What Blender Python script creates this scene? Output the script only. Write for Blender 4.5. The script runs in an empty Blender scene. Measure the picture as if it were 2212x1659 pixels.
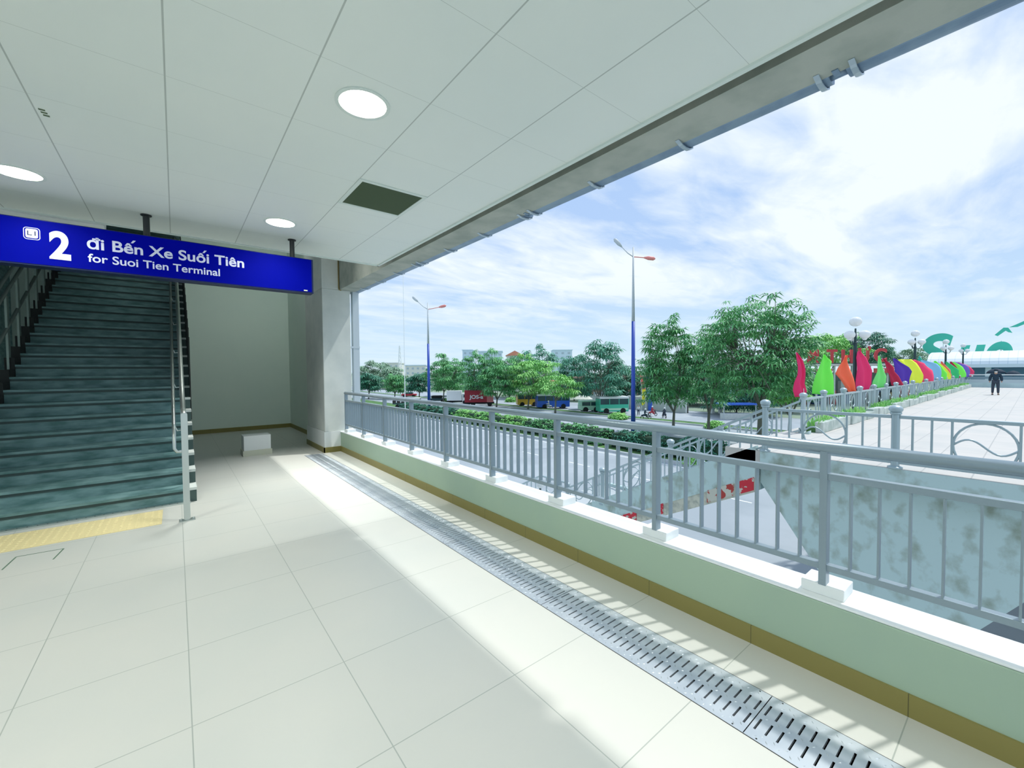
import bpy, math, random
from mathutils import Vector, Matrix
from math import sin, cos, pi, radians, sqrt, atan2

SC = bpy.context.scene
COL = SC.collection
rnd = random.Random(7)

# ------------------------------------------------------------------ camera
W, H = 2212, 1659
FPX = 907.8
EYE = Vector((0, 0, 1.6))
yaw, pitch, roll = radians(38.665), radians(-1.770), radians(-0.472)
Fw = Vector((sin(yaw) * cos(pitch), cos(yaw) * cos(pitch), sin(pitch)))
R0 = Vector((cos(yaw), -sin(yaw), 0))
U0 = R0.cross(Fw)
Rt = R0 * cos(roll) + U0 * sin(roll)
Up = -R0 * sin(roll) + U0 * cos(roll)
cam = bpy.data.cameras.new('camera')
cam.sensor_width = 36
cam.lens = FPX / W * 36
cam.clip_end = 3000
cam.clip_start = 0.05
co = bpy.data.objects.new('camera', cam)
M3 = Matrix((Rt, Up, -Fw)).transposed()
co.matrix_world = Matrix.Translation(EYE) @ M3.to_4x4()
COL.objects.link(co)
SC.camera = co

# ------------------------------------------------------------------ colour management
SC.view_settings.view_transform = 'Standard'
SC.view_settings.look = 'None'
SC.view_settings.gamma = 1
SC.view_settings.use_curve_mapping = False
SC.view_settings.exposure = 0.0
SC.render.film_transparent = False
try:
    SC.cycles.max_bounces = 8
    SC.cycles.diffuse_bounces = 5
    SC.cycles.use_denoising = True
    SC.cycles.sample_clamp_indirect = 4
except Exception:
    pass

# ------------------------------------------------------------------ sky
wd = bpy.data.worlds.new('sky')
SC.world = wd
wd.use_nodes = True
nt = wd.node_tree
nt.nodes.clear()
def N(t, **k):
    n = nt.nodes.new(t)
    for a, b in k.items():
        setattr(n, a, b)
    return n
out = N('ShaderNodeOutputWorld'); bg = N('ShaderNodeBackground')
tc = N('ShaderNodeTexCoord'); sep = N('ShaderNodeSeparateXYZ')
nt.links.new(tc.outputs['Generated'], sep.inputs[0])
# blue gradient by elevation
ramp = N('ShaderNodeValToRGB')
cr = ramp.color_ramp
cr.elements[0].position = 0.0; cr.elements[0].color = (0.70, 0.88, 1.0, 1)
cr.elements[1].position = 0.7; cr.elements[1].color = (0.40, 0.58, 0.94, 1)
e = cr.elements.new(0.10); e.color = (0.60, 0.80, 1.0, 1)
e = cr.elements.new(0.25); e.color = (0.48, 0.67, 0.98, 1)
nt.links.new(sep.outputs['Z'], ramp.inputs[0])
# cloud sheet: direction projected on a plane overhead
mx = N('ShaderNodeMath', operation='MAXIMUM'); mx.inputs[1].default_value = 0.02
nt.links.new(sep.outputs['Z'], mx.inputs[0])
ad = N('ShaderNodeMath', operation='ADD'); ad.inputs[1].default_value = 0.12
nt.links.new(mx.outputs[0], ad.inputs[0])
dx = N('ShaderNodeMath', operation='DIVIDE'); dy = N('ShaderNodeMath', operation='DIVIDE')
nt.links.new(sep.outputs['X'], dx.inputs[0]); nt.links.new(ad.outputs[0], dx.inputs[1])
nt.links.new(sep.outputs['Y'], dy.inputs[0]); nt.links.new(ad.outputs[0], dy.inputs[1])
cmb = N('ShaderNodeCombineXYZ')
nt.links.new(dx.outputs[0], cmb.inputs[0]); nt.links.new(dy.outputs[0], cmb.inputs[1])
mp = N('ShaderNodeMapping')
mp.inputs['Location'].default_value = (20.1, 8.8, 0)
mp.inputs['Rotation'].default_value = (0, 0, radians(-30))
mp.inputs['Scale'].default_value = (0.9, 1.7, 1)
nt.links.new(cmb.outputs[0], mp.inputs[0])
n1 = N('ShaderNodeTexNoise'); n1.inputs['Scale'].default_value = 0.75; n1.inputs['Detail'].default_value = 9
n1.inputs['Roughness'].default_value = 0.58; n1.inputs['Distortion'].default_value = 0.5
n2 = N('ShaderNodeTexNoise'); n2.inputs['Scale'].default_value = 3.0; n2.inputs['Detail'].default_value = 6
n2.inputs['Distortion'].default_value = 0.7
nt.links.new(mp.outputs[0], n1.inputs['Vector']); nt.links.new(mp.outputs[0], n2.inputs['Vector'])
mm = N('ShaderNodeMath', operation='MULTIPLY_ADD'); mm.inputs[1].default_value = 0.35
nt.links.new(n2.outputs[0], mm.inputs[0]); nt.links.new(n1.outputs[0], mm.inputs[2])
cr2 = N('ShaderNodeValToRGB')
c2 = cr2.color_ramp
c2.elements[0].position = 0.56; c2.elements[0].color = (0, 0, 0, 1)
c2.elements[1].position = 0.80; c2.elements[1].color = (0.88, 0.88, 0.88, 1)
nt.links.new(mm.outputs[0], cr2.inputs[0])
mixc = N('ShaderNodeMixRGB'); mixc.inputs[2].default_value = (0.98, 1.05, 1.06, 1)
fade = N('ShaderNodeMapRange', interpolation_type='SMOOTHSTEP')
fade.inputs['From Min'].default_value = 0.03; fade.inputs['From Max'].default_value = 0.22
fade.inputs['To Min'].default_value = 0.25; fade.inputs['To Max'].default_value = 1.0
nt.links.new(sep.outputs['Z'], fade.inputs[0])
fm = N('ShaderNodeMath', operation='MULTIPLY')
nt.links.new(cr2.outputs[0], fm.inputs[0]); nt.links.new(fade.outputs[0], fm.inputs[1])
nt.links.new(fm.outputs[0], mixc.inputs[0]); nt.links.new(ramp.outputs[0], mixc.inputs[1])
nt.links.new(mixc.outputs[0], bg.inputs[0])
bg.inputs[1].default_value = 1.0
nt.links.new(bg.outputs[0], out.inputs[0])

# ------------------------------------------------------------------ sun
SUN = Vector((1, -0.37, 1.92)).normalized()
sl = bpy.data.lights.new('sun', 'SUN')
sl.energy = 2.9
sl.angle = radians(1.7)
sl.color = (1.0, 0.98, 0.93)
so = bpy.data.objects.new('sun', sl)
so.rotation_euler = SUN.to_track_quat('Z', 'Y').to_euler()
so.location = (30, -10, 60)
COL.objects.link(so)

# ------------------------------------------------------------------ helpers
def ray(px, py):
    return Fw + Rt * ((px - W / 2) / FPX) - Up * ((py - H / 2) / FPX)
def P(px, py, depth):
    return EYE + ray(px, py) * depth
GZ = -6.0
def G(px, py, z=GZ):
    d = ray(px, py)
    return EYE + d * ((z - EYE.z) / d.z)
def onY(px, py, y):
    d = ray(px, py)
    return EYE + d * (y / d.y)

def mat(name, col, rough=0.6, metal=0.0, noise=None, bump=None, emit=None, spec=None, trans=None):
    m = bpy.data.materials.new(name)
    m.use_nodes = True
    t = m.node_tree
    b = t.nodes['Principled BSDF']
    b.inputs['Base Color'].default_value = (*col, 1)
    b.inputs['Roughness'].default_value = rough
    b.inputs['Metallic'].default_value = metal
    if spec is not None:
        b.inputs['Specular IOR Level'].default_value = spec
    if trans is not None:
        b.inputs['Transmission Weight'].default_value = trans
    if emit:
        b.inputs['Emission Color'].default_value = (*emit[0], 1)
        b.inputs['Emission Strength'].default_value = emit[1]
    if noise:
        sc, col2, lo, hi = noise[:4]
        g = t.nodes.new('ShaderNodeNewGeometry')
        mpn = t.nodes.new('ShaderNodeMapping')
        if len(noise) > 4:
            mpn.inputs['Scale'].default_value = noise[4]
        t.links.new(g.outputs['Position'], mpn.inputs[0])
        n = t.nodes.new('ShaderNodeTexNoise'); n.inputs['Scale'].default_value = sc
        n.inputs['Detail'].default_value = 6
        t.links.new(mpn.outputs[0], n.inputs['Vector'])
        mr = t.nodes.new('ShaderNodeMapRange')
        mr.inputs['From Min'].default_value = lo; mr.inputs['From Max'].default_value = hi
        t.links.new(n.outputs[0], mr.inputs[0])
        mi = t.nodes.new('ShaderNodeMixRGB')
        mi.inputs[1].default_value = (*col, 1); mi.inputs[2].default_value = (*col2, 1)
        t.links.new(mr.outputs[0], mi.inputs[0])
        t.links.new(mi.outputs[0], b.inputs['Base Color'])
        m['mix'] = mi.name
    if bump:
        n = t.nodes.new('ShaderNodeTexNoise'); n.inputs['Scale'].default_value = bump[0]
        n.inputs['Detail'].default_value = 4
        g = t.nodes.new('ShaderNodeNewGeometry')
        t.links.new(g.outputs['Position'], n.inputs['Vector'])
        bp = t.nodes.new('ShaderNodeBump'); bp.inputs['Strength'].default_value = bump[1]
        bp.inputs['Distance'].default_value = 0.02
        t.links.new(n.outputs[0], bp.inputs['Height'])
        t.links.new(bp.outputs[0], b.inputs['Normal'])
    return m

def grid_mat(name, col, line, px_, py_, ox, oy, wl, rough, noise=None, axes=('X', 'Y'), linecol2=None, wy=None, stagger=0):
    """Base colour with thin joint lines in world coordinates."""
    m = mat(name, col, rough, noise=noise)
    t = m.node_tree; b = t.nodes['Principled BSDF']
    g = t.nodes.new('ShaderNodeNewGeometry'); s = t.nodes.new('ShaderNodeSeparateXYZ')
    t.links.new(g.outputs['Position'], s.inputs[0])
    def Mt(op, a, bb=None):
        n = t.nodes.new('ShaderNodeMath'); n.operation = op
        if isinstance(a, (int, float)): n.inputs[0].default_value = a
        else: t.links.new(a, n.inputs[0])
        if bb is not None:
            if isinstance(bb, (int, float)): n.inputs[1].default_value = bb
            else: t.links.new(bb, n.inputs[1])
        return n.outputs[0]
    def lines(ax, p, o, w, shift=None):
        v = Mt('SUBTRACT', s.outputs[ax], o)
        v = Mt('DIVIDE', v, p)
        if shift is not None: v = Mt('ADD', v, shift)
        fl = Mt('FLOOR', v)
        fr = Mt('SUBTRACT', v, fl)
        d = Mt('MINIMUM', fr, Mt('SUBTRACT', 1.0, fr))
        return Mt('LESS_THAN', d, w / 2 / p), fl
    l2, row = lines(axes[1], py_, oy, wy or wl)
    shift = None
    if stagger:
        shift = Mt('MULTIPLY', row, stagger)
    l1, _ = lines(axes[0], px_, ox, wl, shift)
    mask = Mt('MAXIMUM', l1, l2)
    mi = t.nodes.new('ShaderNodeMixRGB')
    mi.inputs[2].default_value = (*line, 1)
    if 'mix' in m:
        t.links.new(t.nodes[m['mix']].outputs[0], mi.inputs[1])
    else:
        mi.inputs[1].default_value = (*col, 1)
    t.links.new(mask, mi.inputs[0])
    t.links.new(mi.outputs[0], b.inputs['Base Color'])
    return m

class MB:
    def __init__(s):
        s.v = []; s.f = []; s.mi = []; s.cur = 0
    def poly(s, pts):
        n = len(s.v); s.v += [tuple(p) for p in pts]
        s.f.append(tuple(range(n, n + len(pts)))); s.mi.append(s.cur)
    def raw(s, vs, fs):
        n = len(s.v); s.v += [tuple(p) for p in vs]
        for f in fs:
            s.f.append(tuple(i + n for i in f)); s.mi.append(s.cur)
    def box(s, x0, x1, y0, y1, z0, z1):
        vs = [(x, y, z) for z in (z0, z1) for y in (y0, y1) for x in (x0, x1)]
        s.raw(vs, [(0, 2, 3, 1), (4, 5, 7, 6), (0, 1, 5, 4), (2, 6, 7, 3), (0, 4, 6, 2), (1, 3, 7, 5)])
        return s
    def beam(s, a, b, w, h, up=(0, 0, 1)):
        """bar from a to b, w across, h along up"""
        a = Vector(a); b = Vector(b); d = (b - a)
        d.normalize(); up = Vector(up)
        r = d.cross(up)
        if r.length < 1e-4: r = d.cross(Vector((1, 0, 0)))
        r.normalize(); u = r.cross(d)
        vs = []
        for p in (a, b):
            for i, j in ((-1, -1), (1, -1), (1, 1), (-1, 1)):
                vs.append(p + r * (i * w / 2) + u * (j * h / 2))
        s.raw(vs, [(0, 1, 2, 3), (7, 6, 5, 4), (0, 4, 5, 1), (1, 5, 6, 2), (2, 6, 7, 3), (3, 7, 4, 0)])
        return s
    def vbeam(s, a, b, w, h):
        """sloped bar whose end faces stay vertical; a,b centre points, w horizontal, h vertical"""
        a = Vector(a); b = Vector(b); d = (b - a); r = Vector((d.y, -d.x, 0)).normalized()
        vs = []
        for p in (a, b):
            for i, j in ((-1, -1), (1, -1), (1, 1), (-1, 1)):
                vs.append(p + r * (i * w / 2) + Vector((0, 0, j * h / 2)))
        s.raw(vs, [(0, 1, 2, 3), (7, 6, 5, 4), (0, 4, 5, 1), (1, 5, 6, 2), (2, 6, 7, 3), (3, 7, 4, 0)])
        return s
    def tube(s, pts, r, n=10, cap=True, closed=False, flat=1.0):
        pts = [Vector(p) for p in pts]
        rs = r if isinstance(r, (list, tuple)) else [r] * len(pts)
        rings = []
        m = len(pts); ref = None
        for i, p in enumerate(pts):
            if closed:
                d = pts[(i + 1) % m] - pts[i - 1]
            else:
                d = pts[min(i + 1, m - 1)] - pts[max(i - 1, 0)]
            d.normalize()
            if ref is None:
                ref = Vector((0, 0, 1)) if abs(d.z) < 0.9 else Vector((1, 0, 0))
            a = ref - d * ref.dot(d)
            if a.length < 1e-5:
                a = Vector((0, 1, 0)) - d * d.y
            a.normalize(); ref = a
            b = d.cross(a)
            rings.append([p + a * (cos(2 * pi * k / n) * rs[i]) + b * (sin(2 * pi * k / n) * rs[i] * flat) for k in range(n)])
        vs = [q for rg in rings for q in rg]; fs = []
        for i in range(m if closed else m - 1):
            j = (i + 1) % m
            for k in range(n):
                l = (k + 1) % n
                fs.append((i * n + k, i * n + l, j * n + l, j * n + k))
        if cap and not closed:
            fs.append(tuple(range(n - 1, -1, -1)))
            fs.append(tuple((m - 1) * n + k for k in range(n)))
        s.raw(vs, fs)
        return s
    def lathe(s, c, prof, n=16, cap=True):
        c = Vector(c); vs = []; fs = []
        for r, z in prof:
            for k in range(n):
                vs.append(c + Vector((r * cos(2 * pi * k / n), r * sin(2 * pi * k / n), z)))
        for i in range(len(prof) - 1):
            for k in range(n):
                l = (k + 1) % n
                fs.append((i * n + k, i * n + l, (i + 1) * n + l, (i + 1) * n + k))
        if cap:
            fs.append(tuple(range(n - 1, -1, -1))); fs.append(tuple((len(prof) - 1) * n + k for k in range(n)))
        s.raw(vs, fs)
        return s
    def ball(s, c, r, n=14, m=8, sz=1.0):
        prof = [(max(0.001, r * sin(pi * i / m)), -r * cos(pi * i / m) * sz) for i in range(m + 1)]
        return s.lathe(c, prof, n)
    def prism(s, pts, a, b):
        """extrude polygon given as 3-D points from offset a to offset b"""
        n = len(pts); a = Vector(a); b = Vector(b)
        vs = [Vector(p) + a for p in pts] + [Vector(p) + b for p in pts]
        fs = [tuple(range(n - 1, -1, -1)), tuple(range(n, 2 * n))]
        for i in range(n):
            j = (i + 1) % n
            fs.append((i, j, n + j, n + i))
        s.raw(vs, fs)
        return s
    def build(s, name, m, parent=None, smooth=False, loc=None, bevel=0):
        me = bpy.data.meshes.new(name)
        vs = s.v
        if loc is not None:
            L = Vector(loc); vs = [tuple(Vector(v) - L) for v in vs]
        me.from_pydata(vs, [], s.f)
        ms = m if isinstance(m, (list, tuple)) else [m]
        for q in ms: me.materials.append(q)
        if any(s.mi): me.polygons.foreach_set('material_index', s.mi)
        if smooth: me.polygons.foreach_set('use_smooth', [True] * len(me.polygons))
        me.update()
        o = bpy.data.objects.new(name, me)
        COL.objects.link(o)
        if loc is not None: o.location = loc
        if parent: o.parent = parent
        if bevel:
            bv = o.modifiers.new('bevel', 'BEVEL'); bv.width = bevel; bv.segments = 2; bv.limit_method = 'ANGLE'
        return o

def tag(o, label, cat, group=None, kind=None):
    if label: o['label'] = label
    if cat: o['category'] = cat
    if group: o['group'] = group
    if kind: o['kind'] = kind
    return o
def struct(o):
    o['kind'] = 'structure'
    return o
def thing(name, label, cat, loc=(0, 0, 0), rz=0, group=None):
    o = bpy.data.objects.new(name, None); COL.objects.link(o)
    o.location = loc; o.rotation_euler = (0, 0, rz); o.empty_display_size = 0.1
    return tag(o, label, cat, group)
def dup(root, loc=None, rz=None, label=None, group=None):
    r = root.copy(); COL.objects.link(r)
    if loc is not None: r.location = loc
    if rz is not None: r.rotation_euler = (0, 0, rz)
    if label: r['label'] = label
    if group: r['group'] = group
    for ch in list(root.children):
        c = ch.copy(); COL.objects.link(c); c.parent = r
        for g in list(ch.children):
            d = g.copy(); COL.objects.link(d); d.parent = c
    return r

_tc = {}
def text_raw(body, bold=0.0, extrude=0.0, shear=0.0):
    c = bpy.data.curves.new('lettering', 'FONT'); c.body = body; c.size = 1; c.offset = bold; c.extrude = extrude
    c.shear = shear
    o = bpy.data.objects.new('lettering', c); COL.objects.link(o)
    dg = bpy.context.evaluated_depsgraph_get()
    me = bpy.data.meshes.new_from_object(o.evaluated_get(dg))
    bpy.data.objects.remove(o); bpy.data.curves.remove(c)
    return me
def cap_height():
    if 'H' not in _tc:
        me = text_raw('H'); _tc['H'] = max(v.co.y for v in me.vertices)
    return _tc['H']
def text(name, body, m, origin, xdir, width, cap, parent=None, bold=0.0, depth=0.004, updir=(0, 0, 1), shear=0.0):
    """lettering fitted to a width, baseline starting at origin, running along xdir"""
    me = text_raw(body, bold, 0.5, shear)
    xs = [v.co.x for v in me.vertices]; x0, x1 = min(xs), max(xs)
    sx = width / (x1 - x0); sy = cap / cap_height()
    X = Vector(xdir).normalized(); Z = Vector(updir); Nn = X.cross(Z)
    o0 = Vector(origin)
    for v in me.vertices:
        c = v.co.copy()
        v.co = X * ((c.x - x0) * sx) + Z * (c.y * sy) + Nn * (c.z * depth * 2)
    me.name = name
    me.materials.clear(); me.materials.append(m)
    o = bpy.data.objects.new(name, me); COL.objects.link(o); o.location = o0
    if parent:
        o.parent = parent
        o.location = o0 - parent.location
    return o

# ------------------------------------------------------------------ materials
m_floor = grid_mat('beige_floor_tile', (0.56, 0.565, 0.525), (0.34, 0.37, 0.34), 0.668, 0.675, 0.018, 0.340, 0.005, 0.38,
                   noise=(0.9, (0.52, 0.54, 0.51), 0.35, 0.7))
m_base = grid_mat('tan_skirting_tile', (0.24, 0.21, 0.06), (0.10, 0.09, 0.03), 0.675, 50, 0.34, -20, 0.004, 0.45, axes=('Y', 'Z'))
m_baseb = grid_mat('tan_skirting_tile_back', (0.24, 0.21, 0.06), (0.10, 0.09, 0.03), 0.668, 50, 0.018, -20, 0.004, 0.45, axes=('X', 'Z'))
m_ceil = grid_mat('pale_metal_ceiling_panel', (0.79, 0.84, 0.80), (0.45, 0.50, 0.47), 0.617, 0.66, -0.004, 0.976, 0.008, 0.42,
                  noise=(0.6, (0.76, 0.82, 0.79), 0.4, 0.6), wy=0.0020)
m_cedge = mat('ceiling_edge_trim', (0.68, 0.76, 0.72), 0.5)
m_wall = mat('white_plaster', (0.74, 0.84, 0.77), 0.85, noise=(0.8, (0.70, 0.81, 0.75), 0.35, 0.65))
m_curb = mat('parapet_paint_shaded', (0.37, 0.49, 0.37), 0.8, noise=(1.1, (0.34, 0.46, 0.36), 0.4, 0.6))  # darker tone holds the shade of the curb's inner face
m_white = mat('white_paint', (0.80, 0.84, 0.84), 0.6)
m_conc = mat('fair_faced_concrete', (0.42, 0.45, 0.40), 0.85, noise=(3.5, (0.30, 0.34, 0.30), 0.40, 0.68), bump=(14, 0.25))
m_colm = mat('smooth_grey_concrete', (0.66, 0.70, 0.67), 0.8, noise=(2.4, (0.56, 0.61, 0.59), 0.4, 0.66))
m_rail = mat('grey_painted_steel', (0.25, 0.325, 0.375), 0.30, 0.30)
m_steel = mat('brushed_stainless', (0.55, 0.60, 0.58), 0.30, 0.85)
m_drain = mat('stainless_tread_plate', (0.60, 0.65, 0.70), 0.36, 0.55, noise=(5, (0.50, 0.56, 0.62), 0.4, 0.65))
m_dark = mat('dark_void', (0.015, 0.02, 0.02), 0.8)
m_step = mat('grey_green_granite', (0.17, 0.30, 0.31), 0.55, noise=(5, (0.07, 0.17, 0.17), 0.38, 0.66, (1, 1, 3)))
m_nose = mat('dark_step_edging', (0.035, 0.07, 0.07), 0.6)
m_tact = mat('cream_tactile_tile', (0.72, 0.62, 0.33), 0.6)
m_sblue = mat('blue_sign_face', (0.0, 0.002, 0.16), 0.6, spec=0.03, emit=((0.0, 0.001, 0.40), 0.27))
m_sframe = mat('navy_sign_frame', (0.01, 0.02, 0.08), 0.35, 0.3)
m_slet = mat('white_backlit_lettering', (0.58, 0.61, 0.75), 0.5, emit=((0.75, 0.78, 1.0), 0.14))
m_black = mat('black_powder_coat', (0.012, 0.016, 0.018), 0.4)
m_lamp = mat('lamp_diffuser', (1, 1, 0.95), 0.5, emit=((1.0, 1.0, 0.93), 5.0))
m_refl = mat('lamp_reflector', (0.85, 0.87, 0.80), 0.4)
m_vent = mat('grille_green_grey', (0.10, 0.15, 0.08), 0.6)
m_galv = mat('galvanised_gutter', (0.26, 0.36, 0.46), 0.45, 0.35, noise=(6, (0.20, 0.29, 0.40), 0.4, 0.6))
m_road = mat('asphalt_light_grey', (0.40, 0.45, 0.48), 0.9, noise=(0.25, (0.34, 0.39, 0.42), 0.4, 0.6))
m_pave = mat('pale_ground_concrete', (0.52, 0.56, 0.57), 0.9, noise=(0.4, (0.44, 0.49, 0.50), 0.4, 0.6))
m_grass = mat('grass_ground', (0.10, 0.24, 0.06), 0.9, noise=(1.5, (0.06, 0.15, 0.05), 0.4, 0.6))
m_line = mat('road_marking_white', (0.85, 0.87, 0.87), 0.7)
m_deck = grid_mat('pale_deck_paving', (0.58, 0.56, 0.52), (0.42, 0.42, 0.40), 1.2, 0.6, 0.1, 0.05, 0.02, 0.8,
                  noise=(0.9, (0.52, 0.52, 0.49), 0.4, 0.65))
m_stain = mat('stained_old_concrete', (0.54, 0.69, 0.69), 0.9, noise=(2.6, (0.30, 0.36, 0.30), 0.49, 0.72, (1, 1.3, 1.1)))
m_pier = mat('pier_concrete_smooth', (0.56, 0.70, 0.71), 0.9, noise=(1.3, (0.46, 0.60, 0.61), 0.45, 0.65))
m_brail = mat('silver_bridge_rail', (0.42, 0.52, 0.55), 0.40, 0.35)
m_blue = mat('royal_blue_pole', (0.02, 0.07, 0.42), 0.4)
m_lhead = mat('lamp_head_grey', (0.5, 0.55, 0.57), 0.4)
m_lred = mat('lamp_head_red', (0.75, 0.25, 0.22), 0.4)
m_globe = mat('white_glass_globe', (0.82, 0.84, 0.84), 0.25)
m_pole = mat('dark_green_iron', (0.02, 0.055, 0.06), 0.4, 0.2)
m_trunk = mat('grey_brown_bark', (0.16, 0.17, 0.13), 0.9)
def leafmat(name, a, b):
    m = mat(name, a, 0.55, noise=(0.9, b, 0.38, 0.62))
    return m
m_leaf = [leafmat('leaf_mid_green', (0.18, 0.50, 0.17), (0.08, 0.33, 0.13)),
          leafmat('leaf_yellow_green', (0.36, 0.72, 0.20), (0.20, 0.55, 0.15)),
          leafmat('leaf_dark_green', (0.06, 0.27, 0.15), (0.04, 0.20, 0.13)),
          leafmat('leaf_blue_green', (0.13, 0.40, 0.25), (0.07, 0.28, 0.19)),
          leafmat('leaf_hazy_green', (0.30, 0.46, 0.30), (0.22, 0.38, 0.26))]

# ================================================================== STATION INTERIOR
# floor with a sunk channel for the drain
f = MB()
f.box(-9, 1.908, -7, 14, -0.5, 0)
f.box(2.235, 2.85, -7, 14, -0.5, 0)
f.box(1.908, 2.235, -7, 14, -0.5, -0.09)
f.box(1.908, 2.235, 8.82, 14, -0.09, 0)
struct(f.build('floor', m_floor))

YC = 8.85
# suspended ceiling: right edge x=2.41, far edge y=6.2
LIGHTS = [(0.915, 2.546), (0.915, 5.07), (-0.934, 5.07), (-0.934, 2.546), (0.915, 0.02), (-0.934, 0.02), (0.915, -2.5), (-0.934, -2.5), (-2.78, 5.07), (-2.78, 2.546), (-2.78, 0.02)]
LR = 0.136
c = MB()
xc = sorted({-9.0, 2.41} | {x + q for x, _ in LIGHTS for q in (-0.2, 0.2)})
yc = sorted({-7.0, 6.2} | {y + q for _, y in LIGHTS for q in (-0.2, 0.2)})
for i in range(len(xc) - 1):
    for j_ in range(len(yc) - 1):
        x0, x1, y0, y1 = xc[i], xc[i + 1], yc[j_], yc[j_ + 1]
        mx_, my_ = (x0 + x1) / 2, (y0 + y1) / 2
        if any(abs(mx_ - x) < 0.01 and abs(my_ - y) < 0.01 for x, y in LIGHTS):
            n = 32; inn = []; outr = []
            for k in range(n):
                a = 2 * pi * k / n; ca, sa = cos(a), sin(a); q = 0.2 / max(abs(ca), abs(sa))
                inn.append((mx_ + LR * ca, my_ + LR * sa, 3.2)); outr.append((mx_ + q * ca, my_ + q * sa, 3.2))
            c.raw(inn + outr, [(k, (k + 1) % n, n + (k + 1) % n, n + k) for k in range(n)])
        else:
            c.poly([(x0, y0, 3.2), (x0, y1, 3.2), (x1, y1, 3.2), (x1, y0, 3.2)])
struct(c.build('ceiling', m_ceil))
c = MB(); c.box(-9, 2.41, -7, 6.2, 3.36, 3.38); struct(c.build('ceiling', m_conc))
c = MB(); c.box(2.395, 2.425, -7, 6.215, 3.185, 3.26); c.box(-9, 2.425, 6.19, 6.215, 3.185, 3.26)
struct(c.build('trim_1', m_cedge))
c = MB(); c.box(-9, 3.0, -7, 16, 5.65, 5.95)
struct(c.build('ceiling', m_conc))
# concrete edge beam
b = MB(); b.box(2.63, 2.965, -7, 10.235, 3.27, 5.64)
struct(b.build('trim_2', m_conc))
# column
b = MB(); b.box(2.295, 2.84, YC, 10.235, 0.417, 3.27); b.box(2.295, 2.628, YC, 10.235, 3.27, 5.64)
struct(b.build('trim_3', m_colm, bevel=0.012))
b = MB(); b.box(2.28, 2.85, YC - 0.015, 10.25, 0, 0.417)
struct(b.build('trim_4', m_white))
b = MB(); b.box(2.268, 2.60, YC - 0.03, YC, 0, 0.105); b.box(2.268, 2.285, YC - 0.03, 10.26, 0, 0.105)
struct(b.build('baseboard_column', m_base))
# walls
b = MB(); b.box(2.63, 2.9, 10.24, 14, 0, 5.65)
struct(b.build('wall_right', m_wall))
b = MB(); b.box(0.19, 2.9, 13.8, 14, 0, 5.65); b.box(-9, 0.16, 14.2, 14.4, 0, 5.65)
struct(b.build('wall_back', m_wall))
b = MB(); b.box(0.16, 2.63, 13.785, 13.8, 0, 0.11)
struct(b.build('baseboard_back', m_baseb))
b = MB(); b.box(2.615, 2.63, 10.25, 13.785, 0, 0.11)
struct(b.build('baseboard_side', m_base))
# parapet curb with tiled skirting
b = MB(); b.box(2.593, 2.85, -7, YC, 0.0, 0.385)
struct(b.build('wall_parapet', m_curb, bevel=0.008))
b = MB(); b.box(2.593, 2.85, -7, YC, 0.385, 0.397)
struct(b.build('trim_sunlit_cap', m_white, bevel=0.004))  # white cap puts the curb top's sun glare into its colour
b = MB(); b.box(2.581, 2.593, -7, YC, 0.0, 0.105)
struct(b.build('baseboard_right', m_base))
b = MB(); b.box(2.60, 3.0, -7, 14, -1.4, -0.5); b.box(2.85, 2.88, -7, YC, -0.5, 0.36)
struct(b.build('trim_5', m_conc))
# added slab and left wall, keeping light off the upper flight
b = MB(); b.box(-2.9, 0.16, 7.6, 14.2, 4.75, 5.0); b.box(-2.9, -2.8, 8.2, 14.2, 0, 4.75)
struct(b.build('wall_stair_light_block', m_step))
b = MB(); b.box(-5.5, -0.62, 6.95, 7.2, 3.36, 3.62)
struct(b.build('trim_6', m_white))

# corner conduit and downpipe at the column
b = MB(); b.tube([(2.612, 8.83, 3.29), (2.612, 8.83, 4.3)], 0.012, 8); b.tube([(2.612, 8.83, 3.30), (2.622, 8.835, 3.27), (2.66, 8.835, 3.262)], 0.012, 8)
tag(b.build('conduit_pipe', mat('brown_conduit', (0.18, 0.14, 0.04), 0.6), smooth=True), 'thin brown conduit running up beside the top of the concrete column', 'pipe')
b = MB(); b.box(2.905, 3.03, 8.90, 9.02, 0.0, 3.27)
b2 = MB()
t = thing('downpipe', 'square pale downpipe on the outer side of the concrete column', 'pipe', (2.96, 8.96, 0))
MB().box(-0.055, 0.07, -0.06, 0.06, -0.5, 3.27).build('pipe', m_rail and mat('pale_blue_pipe', (0.55, 0.63, 0.68), 0.4, 0.2), t)
for z in (0.9, 2.1):
    MB().box(-0.12, 0.075, -0.066, 0.066, z, z + 0.04).build('bracket', bpy.data.materials['pale_blue_pipe'], t)

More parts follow.
